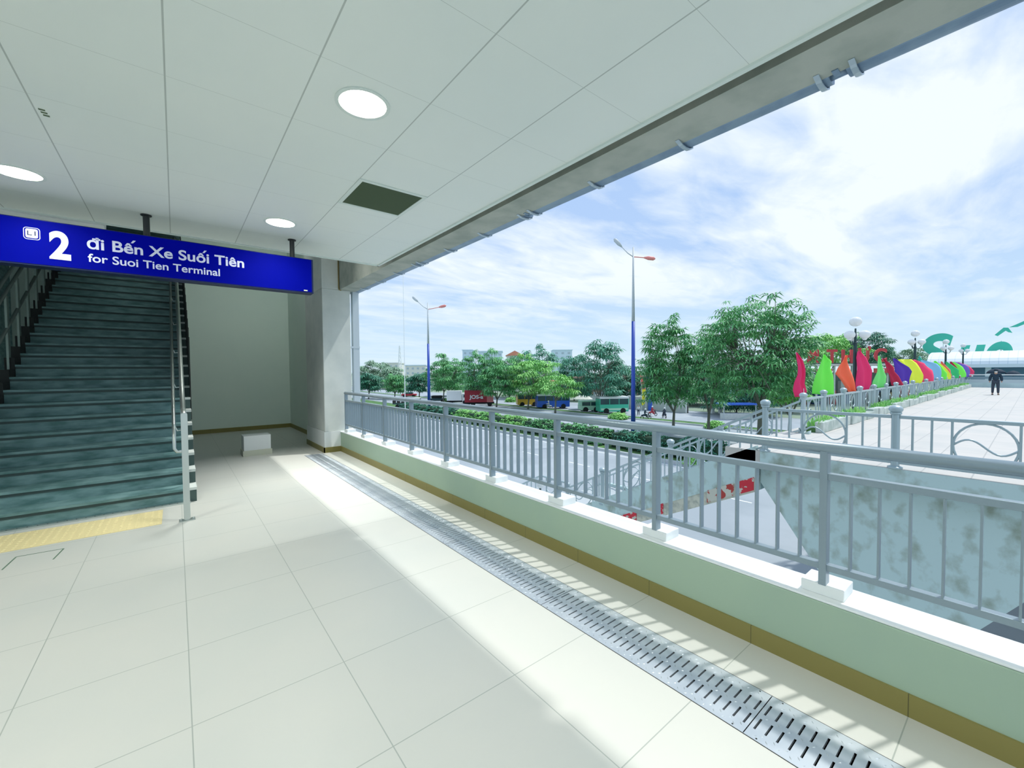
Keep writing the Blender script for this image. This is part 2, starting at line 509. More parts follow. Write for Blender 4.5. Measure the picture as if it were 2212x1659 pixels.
# ------------------------------------------------------------------ drain grating: sections 1.31 m long
def drain_section(y0, n, L, label):
    t = thing('drain_grating', label, 'drain', (1.908, y0, 0), 0, 'drain cover sections along the parapet')
    m = MB(); PITCH = L / n
    xs = [0.004, 0.059, 0.139, 0.175, 0.255, 0.323]; hw = 0.0045
    for i in range(n):
        a = i * PITCH + (0.002 if i == 0 else 0); b_ = (i + 1) * PITCH - (0.002 if i == n - 1 else 0); c_ = (i + 0.5) * PITCH
        for k in range(5):
            x0, x1 = xs[k], xs[k + 1]
            segs = [(a, b_)] if k in (0, 2, 4) else [(a, c_ - hw), (c_ + hw, b_)]
            for p, q in segs:
                m.poly([(x0, p, 0.002), (x1, p, 0.002), (x1, q, 0.002), (x0, q, 0.002)])
            if k in (1, 3):
                for yy in (c_ - hw, c_ + hw):
                    m.poly([(x0, yy, 0.002), (x1, yy, 0.002), (x1, yy, -0.012), (x0, yy, -0.012)])
    # folded rims
    m.box(0.0, 0.004, 0.001, L - 0.001, -0.03, 0.002); m.box(0.323, 0.327, 0.001, L - 0.001, -0.03, 0.002)
    m.build('slotted_plate', m_drain, t)
    k_ = MB()
    for i in range(n):
        for j, xx in enumerate((0.022, 0.044, 0.157, 0.276, 0.298)):
            s = 1 if (i + j) % 2 else -1
            yy = (i + (0.5 if j % 2 else 0.02)) * PITCH + 0.004
            if yy > L - 0.02 or yy < 0.01: continue
            dxx, dyy = 0.009, 0.007 * s
            px_, py_ = -dyy * 0.28, dxx * 0.28
            k_.raw([(xx - dxx, yy - dyy, 0.002), (xx + px_, yy + py_, 0.002), (xx + dxx, yy + dyy, 0.002), (xx - px_, yy - py_, 0.002), (xx, yy, 0.0048)],
                   [(0, 4, 1), (1, 4, 2), (2, 4, 3), (3, 4, 0)])
    k_.build('tread_bars', m_drain, t)
    for yy in (0.05, L - 0.05):
        for xx in (0.012, 0.315):
            MB().lathe((xx, yy, 0.002), [(0.004, 0), (0.004, 0.0008)], 8).build('screw_hole', m_dark, t)
    return t
NS = 29; SL = 1.31
for i in range(8):
    y0 = 0.779 - SL + i * SL
    n = NS; L = SL
    if y0 + SL > 8.82:
        L = 8.82 - y0; n = int(L / (SL / NS))
    lab = ['stainless steel slotted drain cover at the bottom edge of the view', 'stainless drain cover next after the near joint beside the skirting',
           'slotted drain cover, third section counted from the camera', 'slotted drain cover, fourth section counted from the camera',
           'slotted drain cover in the middle of the channel, fifth from the camera', 'slotted drain cover, sixth section from the camera',
           'slotted drain cover, last full section before the column', 'short end section of the drain cover at the column foot'][i]
    drain_section(y0, n, L, lab)
b = MB(); b.box(1.905, 1.909, -7, 8.82, -0.08, 0.0015); b.box(2.235, 2.239, -7, 8.82, -0.08, 0.0015)
struct(b.build('trim_7', m_dark))
b = MB(); b.box(1.912, 2.232, -7, 8.815, -0.09, -0.085)
struct(b.build('trim_8', m_dark))

# ------------------------------------------------------------------ the long parapet railing
rl = thing('parapet_railing', 'long grey steel railing with flat bars on top of the low parapet', 'railing', (2.675, 0, 0.397))
YA, YB = -1.31, 8.72
def L_(y): return y
m = MB(); m.tube([(0, YA - 0.6, 0.786), (0, YB, 0.786)], 0.030, 16, flat=1.35)
m.build('handrail', m_rail, rl, smooth=True)
MB().box(-0.022, 0.022, YA - 0.6, YB, 0.618, 0.652).build('middle_rail', m_rail, rl, bevel=0.003)
MB().box(-0.022, 0.022, YA - 0.6, YB, 0.135, 0.168).build('bottom_rail', m_rail, rl, bevel=0.003)
posts = [0.692 + 1.002 * k for k in range(-2, 9)]
for y in posts:
    if y > YB: y = YB - 0.02
    MB().box(-0.030, 0.030, y - 0.017, y + 0.017, 0.055, 0.775).build('post', m_rail, rl, bevel=0.002)
bar = MB().box(-0.020, 0.020, -0.004, 0.004, 0.168, 0.618).build('bar', m_rail, rl)
first = True
for k in range(-2, 8):
    y = 0.692 + 1.002 * k
    for j in range(1, 9):
        if first:
            bar.location = (0, y + j * 1.002 / 9, 0); first = False
        else:
            o = bar.copy(); COL.objects.link(o); o.parent = rl; o.location = (0, y + j * 1.002 / 9, 0)
for y in posts:
    y = min(y, YB - 0.05)
    MB().box(-0.028, 0.140, y - 0.095, min(y + 0.095, YC - 0.397 * 0 - 0.005), 0, 0.058).build('base_block', m_white, rl, bevel=0.004)

# ------------------------------------------------------------------ gutter sections along the beam
def gutter(y0, y1, label, ribs):
    t = thing('metal_gutter', label, 'gutter', (2.95, y0, 3.27), 0, 'gutter lengths under the edge beam')
    m = MB(); n = 10; L = y1 - y0
    prof = [(0.0, 0.11), (0.0, 0.01)] + [(0.07 - 0.065 * cos(a * pi / 8), 0.012 - 0.02 * sin(a * pi / 8)) for a in range(0, 9)] + [(0.14, 0.11)]
    k = len(prof)
    vs = [(x, 0, z) for x, z in prof] + [(x, L, z) for x, z in prof]
    m.raw(vs, [(i, i + 1, k + i + 1, k + i) for i in range(k - 1)] + [tuple(range(k)), tuple(range(2 * k - 1, k - 1, -1))])
    m.build('trough', m_galv, t, smooth=False)
    for r in ribs:
        b = MB(); pp = [(-0.06 + 0.0, 0.0), (-0.02, -0.012), (0.0, -0.02), (0.05, -0.024), (0.10, -0.02), (0.145, 0.0), (0.146, 0.06)]
        for q in range(len(pp) - 1):
            b.beam((pp[q][0], r - y0, pp[q][1]), (pp[q + 1][0], r - y0, pp[q + 1][1]), 0.028, 0.008, up=(0, 0, 1))
        b.build('bracket', mat('bracket_steel', (0.42, 0.52, 0.58), 0.35, 0.4) if 'br' not in _tc else _tc['br'], t)
    return t
_tc['br'] = mat('bracket_steel', (0.45, 0.54, 0.60), 0.35, 0.4)
gutter(-3.0, 0.70, 'grey metal gutter length at the top right corner of the view', [0.66])
gutter(0.78, 3.38, 'grey gutter length crossing the middle of the edge beam', [0.82, 1.67, 2.51, 3.34])
gutter(3.46, 5.96, 'grey gutter length over the lamp post, before the far gap', [3.50, 4.25, 5.07, 5.92])
gutter(6.04, 9.2, 'grey gutter length farthest away, ending above the column', [6.08, 6.78, 7.6, 8.4, 9.1])
j = MB()
for y in (0.74, 3.42, 6.0):
    pass
def joint(y, lab):
    t = thing('gutter_joint', lab, 'gutter', (2.95, y, 3.27), 0, 'gutter joints')
    MB().tube([(0.07, -0.045, 0.03), (0.07, 0.045, 0.03)], 0.03, 10).build('sleeve', m_galv, t, smooth=True)
    MB().box(-0.03, 0.03, -0.015, 0.015, -0.006, 0.0).build('clip', m_galv, t)
joint(0.74, 'white gutter joint nearest the camera, upper right')
joint(3.42, 'gutter joint halfway along the edge beam')
joint(6.0, 'gutter joint farthest from the camera, towards the column')

# ------------------------------------------------------------------ ceiling fittings
def downlight(x, y, label, on=True):
    t = thing('ceiling_downlight', label, 'ceiling light', (x, y, 3.2), 0, 'round ceiling downlights')
    R = 0.135
    MB().lathe((0, 0, -0.006), [(R, 0.0), (R + 0.022, 0.0), (R + 0.022, 0.0055), (R, 0.0055)], 36, cap=False).build('trim_ring', m_cedge, t, smooth=False)
    # reflector bowl is a shallow recess below a lit disc
    n = 36; m = MB()
    vs = []; 
    for r, z in ((R, -0.003), (R * 0.98, 0.02), (R * 0.8, 0.10)):
        for k in range(n): vs.append((r * cos(2 * pi * k / n), r * sin(2 * pi * k / n), z))
    fs = [(i * n + k, i * n + (k + 1) % n, (i + 1) * n + (k + 1) % n, (i + 1) * n + k) for i in range(2) for k in range(n)]
    m.raw(vs, fs); m.build('reflector', _tc['refl'], t, smooth=True)
    m = MB(); m.poly([(R * 0.8 * cos(2 * pi * k / n), R * 0.8 * sin(2 * pi * k / n), 0.095) for k in range(n)])
    m.build('diffuser', m_lamp, t)
    l = bpy.data.lights.new('downlight', 'AREA'); l.shape = 'DISK'; l.size = 0.2; l.energy = LAMP_W; l.color = (1.0, 1.0, 0.92)
    l.spread = radians(140)
    lo = bpy.data.objects.new('downlight_lamp', l); COL.objects.link(lo); lo.parent = t; lo.location = (0, 0, 0.085)
    return t
LAMP_W = 18
_tc['refl'] = mat('lit_reflector', (0.9, 0.9, 0.82), 0.4, emit=((1.0, 0.98, 0.85), 0.55))
downlight(0.915, 2.546, 'largest round downlight, in the ceiling near the square vent')
downlight(0.915, 5.07, 'small round downlight above the right end of the blue sign')
downlight(-0.934, 5.07, 'round downlight at the left edge above the blue sign')
for x, y in ((-0.934, 2.546), (0.915, 0.02), (-0.934, 0.02), (0.915, -2.5), (-0.934, -2.5), (-2.78, 5.07), (-2.78, 2.546), (-2.78, 0.02)):
    downlight(x, y, 'unseen round downlight, %s, %s' % ({0.915: 'parapet-side row', -0.934: 'middle row', -2.78: 'row farthest from parapet'}[x], {5.07: 'level with the blue sign', 2.546: 'level with the big visible downlight', 0.02: 'right above the viewer', -2.5: 'behind the viewer'}[y]))

wl = thing('added_wall_fill', 'long added tube lamp, unseen under the upper slab, brightening the back wall', 'ceiling light', (1.5, 9.2, 5.5))  # added lamp out of view, brightens the back wall and recess
hs = MB(); hs.box(-0.9, 0.9, -0.06, 0.06, 0.0, 0.10); hs.box(-0.6, -0.58, -0.01, 0.01, 0.1, 0.15); hs.box(0.58, 0.6, -0.01, 0.01, 0.1, 0.15); hs.build('housing', m_cedge, wl)
MB().box(-0.88, 0.88, -0.05, 0.05, -0.02, 0.0).build('tube', m_lamp, wl)
l = bpy.data.lights.new('added_wall_fill', 'AREA'); l.shape = 'RECTANGLE'; l.size = 1.7; l.size_y = 0.1; l.energy = 30; l.color = (0.9, 1.0, 0.93); l.spread = radians(120)
lo = bpy.data.objects.new('added_wall_fill_lamp', l); COL.objects.link(lo); lo.parent = wl; lo.location = (0, 0.02, -0.03); lo.rotation_euler = (radians(60), 0, 0)
wl = thing('added_floor_fill', 'added tube lamp, unseen, brightening the open floor strip before the column', 'ceiling light', (1.6, 7.5, 5.5))  # added lamp out of view, lifts the floor before the column
hs = MB(); hs.box(-0.9, 0.9, -0.06, 0.06, 0.0, 0.10); hs.box(-0.6, -0.58, -0.01, 0.01, 0.1, 0.15); hs.box(0.58, 0.6, -0.01, 0.01, 0.1, 0.15); hs.build('housing', m_cedge, wl)
MB().box(-0.88, 0.88, -0.05, 0.05, -0.02, 0.0).build('tube', m_lamp, wl)
l = bpy.data.lights.new('floor_fill', 'AREA'); l.shape = 'RECTANGLE'; l.size = 1.7; l.size_y = 0.1; l.energy = 75; l.color = (1.0, 1.0, 0.95); l.spread = radians(62)
lo = bpy.data.objects.new('added_floor_fill_light', l); COL.objects.link(lo); lo.parent = wl; lo.location = (0, 0, -0.03); lo.rotation_euler = (radians(-6), radians(-4), 0)
vt = thing('ceiling_vent', 'square grey-green return air grille in the white ceiling', 'vent', (1.537, 3.829, 3.2))
v = MB()
for a, b_, c_, d in ((-0.31, 0.31, -0.31, -0.275), (-0.31, 0.31, 0.275, 0.31), (-0.31, -0.275, -0.275, 0.275), (0.275, 0.31, -0.275, 0.275)):
    v.box(a, b_, c_, d, -0.008, 0.0)
vfo = v.build('frame', m_cedge, vt, bevel=0.002)
v = MB()
for i in range(55):
    y = -0.27 + i * 0.01
    v.box(-0.275, 0.275, y, y + 0.0035, -0.004, 0.0)
v.build('slats', m_vent, vfo)
MB().box(-0.275, 0.275, -0.275, 0.275, -0.0012, -0.0004).build('backing', mat('grille_shadow', (0.05, 0.085, 0.04), 0.7), vt)
sl_ = MB()
for i in range(3):
    sl_.box(-0.603 + i * 0.004, -0.575 + i * 0.004, 3.775 + i * 0.035, 3.79 + i * 0.035, 3.197, 3.2)
tag(sl_.build('ceiling_slot', m_vent), 'three short dark slots in the ceiling at the upper left', 'vent')

# ------------------------------------------------------------------ hanging direction sign
SY = 5.55
sg = thing('direction_sign', 'long blue hanging sign with white exit number 2 and two lines of text', 'sign', (0.0, SY, 2.77))
MB().box(-2.0, 1.345, 0.0, 0.15, -0.205, 0.206).build('box', m_sframe, sg, bevel=0.004)
MB().box(-1.99, 1.325, -0.004, 0.002, -0.190, 0.198).build('face_panel', m_sblue, sg)
text('numeral', '2', m_slet, (-0.853, SY - 0.006, 2.652), (1, 0, 0), 0.135, 0.228, sg, bold=0.035, depth=0.002)
text('lettering', 'đi Bên Xe Suôi Tiên', m_slet, (-0.612, SY - 0.006, 2.775), (1, 0, 0), 1.240, 0.097, sg, bold=0.02, depth=0.002)
def _xmax(t_):
    return max(v.co.x for v in text_raw(t_, 0.02).vertices)
_x0 = min(v.co.x for v in text_raw('đi Bên Xe Suôi Tiên', 0.02).vertices)
_k = 1.240 / (_xmax('đi Bên Xe Suôi Tiên') - _x0)
for pre, ch in (('đi B', 'e'), ('đi Bên Xe Su', 'o')):
    xa = -0.612 + (((_xmax(pre) + _xmax(pre + ch)) / 2 + 0.03) - _x0) * _k
    q = MB(); q.prism([(xa + 0.014, -0.005, 0.106), (xa + 0.030, -0.005, 0.106), (xa + 0.052, -0.005, 0.134), (xa + 0.032, -0.005, 0.134)], (0, -0.0025, 0), (0, 0, 0))
    q.build('acute_accent', m_slet, sg)
text('lettering', 'for Suoi Tien Terminal', m_slet, (-0.609, SY - 0.006, 2.652), (1, 0, 0), 1.012, 0.073, sg, bold=0.014, depth=0.002)
def rrect(cx, cz, w, h, r, y):
    pts = []
    for qx, qz, a0 in ((1, 1, 0), (-1, 1, 90), (-1, -1, 180), (1, -1, 270)):
        for k in range(6):
            a = radians(a0 + k * 18)
            pts.append((cx + qx * (w / 2 - r) + r * cos(a), y, cz + qz * (h / 2 - r) + r * sin(a)))
    return pts
bd = MB(); bd.prism(rrect(-0.954, 0.072, 0.100, 0.105, 0.022, -0.007), (0, 0, 0), (0, 0.002, 0)); bd.build('badge_outline', m_slet, sg)
bd = MB(); bd.prism(rrect(-0.954, 0.072, 0.090, 0.095, 0.018, -0.009), (0, 0, 0), (0, 0.002, 0)); bd.build('badge_ring', m_sblue, sg)
bd = MB(); bd.prism(rrect(-0.954, 0.072, 0.074, 0.079, 0.013, -0.011), (0, 0, 0), (0, 0.002, 0)); bdo = bd.build('badge', m_slet, sg)
text('badge_lettering', 'L1', m_sframe, (-0.980, -0.013, 0.055), (1, 0, 0), 0.050, 0.038, bdo, bold=0.0, depth=0.001)
MB().box(1.235, 1.275, -0.006, -0.002, -0.182, -0.170).build('sticker', mat('pale_yellow_sticker', (0.75, 0.8, 0.45), 0.5), sg)
for x in (-1.52, -0.190, 1.135):
    m = MB(); m.lathe((x, 0.085, 0.206), [(0.045, 0), (0.045, 0.012), (0.027, 0.012), (0.027, 0.21), (0.045, 0.214), (0.045, 0.224)], 16)
    m.build('hanger', m_black, sg)

# ------------------------------------------------------------------ staircase
ST = thing('staircase', 'dark granite stairs rising behind the blue hanging sign', 'staircase', (0, 6.6, 0))
RH, GO = 0.175, 0.29
NST = 24
XL, XR = -1.80, 0.10
for k in range(NST):
    z0, z1 = k * RH, (k + 1) * RH
    y0 = k * GO
    m = MB(); m.box(XL, XR, y0, y0 + GO + 0.03, z0 - (0.12 if k else 0), z1 - 0.03)
    m.cur = 0; m.box(XL, XR, y0 - 0.02, y0 + GO, z1 - 0.03, z1)
    m.cur = 1; m.box(XL, XR, y0 - 0.006, y0, z1 - 0.062, z1 - 0.03)
    m.build('step', [m_step, m_nose], ST)
# stepped stringers
for side, xa, xb in (('r', 0.10, 0.17), ('l', -1.90, -1.80)):
    m = MB()
    for k in range(NST):
        m.box(xa, xb, k * GO - 0.02, (k + 1) * GO, max(0, (k - 1) * RH), (k + 1) * RH + (0.0 if side == 'r' else 0.10))
        m.cur = 1; m.box(xa + 0.001, xb + 0.004, k * GO - 0.026, (k + 1) * GO + 0.001, (k + 1) * RH - 0.03, (k + 1) * RH + 0.004) if side == 'r' else None
        m.cur = 0
    m.build('stringer', [mat('stringer_dark', (0.05, 0.09, 0.085), 0.6) if side == 'r' else m_dark, m_colm], ST)
sp0 = MB()
for k in range(6, NST): sp0.box(0.172, 0.185, k * GO, (k + 1) * GO, max(0, (k - 1) * RH), (k + 1) * RH + 0.95)
sp0.build('light_block_panel', m_dark, ST)  # added panel, stops the wall lamp reaching the upper steps
MB().box(XL, 0.11, -0.09, -0.02, 0.0, 0.018).build('kick_plate', m_steel, ST)
pl = MB()
for i in range(26): pl.lathe((XL + 0.05 + i * 0.072, -0.058, 0.018), [(0.006, 0), (0.006, 0.001)], 8)
pl.build('plate_screws', m_dark, ST)

sr = thing('stair_railing', 'stainless stair railing with flat end post at the right of the stairs', 'railing', (0.06, 5.76, 0))
sp_ = MB(); pts = rrect(0, 0.0, 0.058, 1.165, 0.02, 0)
sp_.prism([(x, 0, z + 0.5925) for x, _, z in pts], (0, -0.012, 0), (0, 0.03, 0)); sp_.build('end_post', m_steel, sr)
fp = MB(); fp.box(-0.07, 0.07, -0.035, 0.06, 0, 0.010); fp.build('foot_plate', m_steel, sr)
for x in (-0.052, 0.052):
    MB().lathe((x, 0.012, 0.010), [(0.010, 0), (0.010, 0.014), (0.004, 0.02)], 8).build('anchor_bolt', m_steel, sr)
TAN = RH / GO
def sz(y, h): return max(0, (y + 5.76 - 6.6)) * TAN + h
top = [(0.0, 0.02, 1.14), (0.0, 0.6, 1.16)] + [(0.0, y, sz(y, 1.165)) for y in (0.84, 1.2, 2, 4, 6, 7.6)]
MB().tube(top, 0.026, 12).build('handrail', m_steel, sr, smooth=True)
low = [(-0.02, 0.98, 0.62), (-0.07, 0.96, 0.62), (-0.095, 0.98, 0.66), (-0.095, 1.0, 0.80), (-0.095, 1.15, 0.93)] + [(-0.095, y, sz(y, 0.86)) for y in (1.6, 3, 5, 7.6)]
MB().tube(low, 0.020, 12).build('lower_handrail', m_steel, sr, smooth=True)
for k in range(8):
    y = 1.02 + k * 0.87
    MB().box(-0.02, 0.02, y - 0.006, y + 0.006, sz(y, 0.1), sz(y, 1.15)).build('baluster', m_steel, sr)
    MB().tube([(0, y, sz(y, 0.78)), (-0.06, y, sz(y, 0.77)), (-0.095, y, sz(y, 0.86))], 0.007, 6).build('bracket', m_steel, sr)
# left balustrade, its steel darkened to hold the stairwell shade
lr = thing('stair_railing', 'shadowy stair railing with flat upright plates at the left edge of the stairs', 'railing', (-1.86, 6.6, 0))
for h in (0.55, 1.05, 1.25):
    MB().tube([(0, -0.2 * 0, h + 0.15), (0, 7.0, 7.0 * TAN + h + 0.15)], 0.022, 8).build('handrail', mat('shaded_steel', (0.16, 0.20, 0.19), 0.45, 0.4) if 'ds' not in _tc else _tc['ds'], lr, smooth=True)
m_ds = mat('shaded_steel_plate', (0.22, 0.29, 0.26), 0.45, 0.4)
for k in range(11):
    y = 0.3 + k * 0.58
    MB().box(-0.012, 0.012, y - 0.05, y + 0.05, y * TAN + 0.1, y * TAN + 1.15).build('upright', m_ds, lr)

# tactile strip, hatch outline, bollard box
tp = thing('tactile_paving', 'cream yellow tactile paving strip at the foot of the stairs', 'tactile paving', (-0.155, 5.80, 0))
m = MB(); m.box(-2.7, 0, 0, 0.60, 0.0, 0.004)
m.build('tile_strip', m_tact, tp)
m = MB()
for i in range(45):
    for jx in range(10):
        x = -0.03 - i * 0.06; y = 0.03 + jx * 0.06
        m.lathe((x, y, 0.004), [(0.016, 0), (0.010, 0.005)], 6)
m.build('studs', m_tact, tp)
m = MB()
for a, b_ in (((-1.155, 5.288), (-1.136, 5.587)), ((-1.136, 5.587), (-0.844, 5.569)), ((-0.844, 5.569), (-0.869, 5.30))):
    m.beam((a[0], a[1], 0.0008), (b_[0], b_[1], 0.0008), 0.010, 0.0012)
tag(m.build('floor_hatch', mat('hatch_joint_green', (0.10, 0.18, 0.12), 0.6)), 'thin dark outline of a small floor hatch in front of the tactile strip', 'floor hatch')
bx = thing('floor_block', 'small white rectangular plinth standing on the floor near the far wall', 'plinth', (1.215, 9.67, 0))
MB().box(-0.245, 0.245, -0.21, 0.21, 0, 0.105).build('skirting', m_baseb and mat('pale_skirting', (0.62, 0.64, 0.52), 0.5), bx)
MB().box(-0.228, 0.228, -0.193, 0.193, 0.105, 0.385).build('body', m_white, bx, bevel=0.004)

# ================================================================== GROUND, ROADS
g = MB(); g.box(3.0, 9, -80, 200, GZ - 0.5, GZ); g.box(-30, 3.0, -80, 200, GZ - 0.5, GZ)
struct(g.build('ground_station', m_pave))
g = MB(); g.box(9, 31.5, -80, 400, GZ - 0.5, GZ - 0.02); g.box(40, 55.2, -80, 500, GZ - 0.5, GZ - 0.02); g.box(57.6, 74, -80, 500, GZ - 0.5, GZ - 0.02)
struct(g.build('road', m_road))
g = MB(); g.box(31.5, 40, -80, 400, GZ - 0.5, GZ + 0.15); g.box(55.2, 57.6, -80, 500, GZ - 0.5, GZ + 0.12)
struct(g.build('median', m_grass))
g = MB(); g.box(31.3, 31.6, -80, 400, GZ - 0.5, GZ + 0.2); g.box(39.9, 40.2, -80, 400, GZ - 0.5, GZ + 0.2); g.box(55.0, 55.3, -80, 500, GZ - 0.5, GZ + 0.17); g.box(57.5, 57.8, -80, 500, GZ - 0.5, GZ + 0.17)
struct(g.build('kerb', m_pave))
g = MB(); g.box(74, 900, -300, 900, GZ - 0.5, GZ); g.box(-300, 900, 500, 2000, GZ - 0.6, GZ - 0.1)
struct(g.build('ground_far', mat('far_ground', (0.36, 0.42, 0.36), 0.9, noise=(0.05, (0.24, 0.33, 0.22), 0.4, 0.6))))
g = MB()
for X, dash in ((13.5, 1), (19.4, 1), (25.4, 1), (30.6, 0), (47.5, 1), (65, 1), (9.6, 0)):
    y = -20
    while y < 160:
        g.box(X - 0.07, X + 0.07, y, y + (2.2 if dash else 8), GZ - 0.02, GZ - 0.012)
        y += 6 if dash else 8
struct(g.build('lane_markings', m_line))

# ================================================================== FOOTBRIDGE
DZ = -0.24
d = MB(); d.box(10.2, 58.0, -6, 4.62, DZ - 0.38, DZ)
struct(d.build('bridge_deck', m_deck))
d = MB(); d.box(10.185, 10.2, -6, 3.85, DZ - 0.40, DZ - 0.005)
struct(d.build('bridge_fascia', m_stain))
# pier head below the near end, flared at its lower corners
d = MB()
pr_ = [(3.93, DZ - 0.38), (3.93, -1.0), (2.45, -3.15), (0.75, -3.15), (-0.73, -1.0), (-0.73, DZ - 0.38)]
d.prism([(10.45, y, z) for y, z in pr_], (0, 0, 0), (2.2, 0, 0))
struct(d.build('bridge_pier_head', m_stain))
d = MB(); d.box(10.9, 12.1, 0.85, 2.35, GZ, -3.15)
struct(d.build('bridge_pier', m_pier))
d = MB()
for X in (30.0, 33.5, 56.5):
    d.box(X, X + 1.3, -4, 3.8, GZ, DZ - 0.38)
struct(d.build('bridge_pier_far', m_pier))
# staircase down from the deck (descends along +Y)
TD = 0.507
Y0, Y1, Y2 = 3.95, 9.7, 11.2
ZB = DZ - (Y1 - Y0) * TD
YE = Y2 + (ZB - GZ) / TD
XA, XB_ = 10.2, 13.95
def sline(y):
    if y < Y0: return DZ
    if y < Y1: return DZ - (y - Y0) * TD
    if y < Y2: return ZB
    return ZB - (y - Y2) * TD
stc = thing('outdoor_staircase', 'concrete staircase leading down from the footbridge to the road', 'staircase', (10.2, Y0, 0))
m = MB()
n = 19
for k in range(n):
    y = Y0 + k * (Y1 - Y0) / n; z = DZ - (k + 1) * (DZ - ZB) / n
    m.box(0.15, 3.6, y - Y0, y - Y0 + (Y1 - Y0) / n + 0.01, z - 0.2, z)
m.build('upper_flight', m_pave, stc)
m = MB(); m.box(0.0, 3.75, Y1 - Y0, Y2 - Y0, ZB - 0.25, ZB); m.build('landing', m_pave, stc)
m = MB()
for k in range(18):
    L = (YE - Y2) / 18; y = Y2 + k * L; z = ZB - (k + 1) * (ZB - GZ) / 18
    m.box(0.15, 3.6, y - Y0, y - Y0 + L + 0.01, z - 0.2, z)
m.build('lower_flight', m_pave, stc)
def sideface(x0, x1, top, bot, nm, mt, ya=3.95, yb=None):
    m = MB(); ys = [ya, Y1, Y2, YE]
    pts = [(x0, y - Y0, sline(y) + top) for y in ys] + [(x0, y - Y0, sline(y) + bot) for y in reversed(ys)]
    # split to quads
    for i in range(3):
        a, b_ = ys[i], ys[i + 1]
        q = [(x0, a - Y0, sline(a) + bot), (x0, b_ - Y0, sline(b_) + bot), (x0, b_ - Y0, sline(b_) + top), (x0, a - Y0, sline(a) + top)]
        m.prism(q, (0, 0, 0), (x1 - x0, 0, 0))
    return m.build(nm, mt, stc)
sideface(0.0, 0.15, 0.10, -0.62, 'side_wall', m_stain)
sideface(3.6, 3.75, 0.10, -0.62, 'side_wall', m_stain)
sideface(0.3, 3.45, -0.20, -0.95, 'slab', m_pier)
# weathered poster strip along the lower side of the flight
m_post = mat('torn_red_poster', (0.62, 0.03, 0.05), 0.7, noise=(6, (0.60, 0.58, 0.50), 0.52, 0.56))
m_post2 = mat('faded_poster', (0.62, 0.62, 0.52), 0.8, noise=(5, (0.42, 0.44, 0.38), 0.45, 0.6))
m_post3 = mat('peeling_poster', (0.60, 0.60, 0.52), 0.8, noise=(5, (0.45, 0.06, 0.05), 0.50, 0.53))
m_post = mat('torn_red_poster', (0.62, 0.03, 0.05), 0.7, noise=(7, (0.60, 0.58, 0.50), 0.58, 0.61))
def poster(ya, yb, mt, lab, h=0.30):
    m = MB()
    q = [(10.19, ya, sline(ya) - 0.90), (10.19, yb, sline(yb) - 0.90), (10.19, yb, sline(yb) - 0.90 + h), (10.19, ya, sline(ya) - 0.90 + h)]
    m.prism(q, (0, 0, 0), (0.02, 0, 0))
    o = m.build('poster', mt); tag(o, lab, 'poster')
m = MB()
for a, b_ in ((3.97, 9.6),):
    m.prism([(0.012, a - Y0, sline(a) - 0.95), (0.012, b_ - Y0, sline(b_) - 0.95), (0.012, b_ - Y0, sline(b_) - 0.60), (0.012, a - Y0, sline(a) - 0.60)], (0, 0, 0), (0.30, 0, 0))
m.build('poster_band', m_post2, stc)
poster(3.98, 4.30, m_post, 'bright red torn poster at the upper end of the staircase band')
poster(4.42, 5.05, m_post3, 'peeling red and white poster second from the top of the staircase band')
poster(6.25, 6.45, m_post, 'narrow red poster scrap behind the parapet post, low on the staircase band')
poster(7.1, 7.9, m_post, 'dark red torn poster at the lowest visible end of the staircase band')

# ---- bridge railing panels and newels
def newel(label=None, group=None):
    t = thing('newel_post', label, 'railing post', (0, 0, 0), 0, group)
    m = MB(); m.lathe((0, 0, 0), [(0.11, 0), (0.11, 0.03), (0.062, 0.05), (0.062, 0.98), (0.085, 1.0), (0.085, 1.03)], 14)
    m.build('post', m_brail, t, smooth=False)
    MB().ball((0, 0, 1.085), 0.105, 16, 10, 0.72).build('ball_cap', m_brail, t, smooth=True)
    return t
def panel(L, slope=0.0, label=None, group=None, low=0.11, seg=28, motif=True):
    """panel runs along local +X from 0 to L, height 0.97"""
    t = thing('railing_panel', label, 'railing', (0, 0, 0), 0, group)
    Z = lambda x: -slope * x
    x0, x1 = 0.055, L - 0.055
    MB().vbeam((x0, 0, Z(x0) + 0.945), (x1, 0, Z(x1) + 0.945), 0.06, 0.062).build('top_rail', m_brail, t, bevel=0.012 if not slope and not seg < 20 else 0)
    MB().vbeam((x0, 0, Z(x0) + low), (x1, 0, Z(x1) + low), 0.05, 0.05).build('bottom_rail', m_brail, t)
    c = L / 2; r = (0.915 - low - 0.025) / 2 ; zc = (0.915 + low + 0.025) / 2
    rx = 0.36
    xs = [c - rx - 0.012 - k * 0.245 for k in range(3)] + [c + rx + 0.012 + k * 0.245 for k in range(3)]
    for x in xs:
        if x < 0.1 or x > L - 0.1: continue
        MB().box(x - 0.016, x + 0.016, -0.016, 0.016, Z(x) + low, Z(x) + 0.92).build('bar', m_brail, t)
    m = MB()
    m.tube([(c + rx * cos(2 * pi * k / seg), 0, Z(c + rx * cos(2 * pi * k / seg)) + zc + r * sin(2 * pi * k / seg)) for k in range(seg)], 0.018, 6, closed=True)
    rng_ = m.build('ring', m_brail, t, smooth=True)
    m = MB()
    n = 16
    m.tube([(c + rx * (2 * k / n - 1), 0, Z(c + rx * (2 * k / n - 1)) + zc + (0.28 * r) * sin(pi * (2 * k / n - 1)) * -1) for k in range(n + 1)], 0.016, 6)
    m.build('wave_bar', m_brail, rng_, smooth=True)
    return t
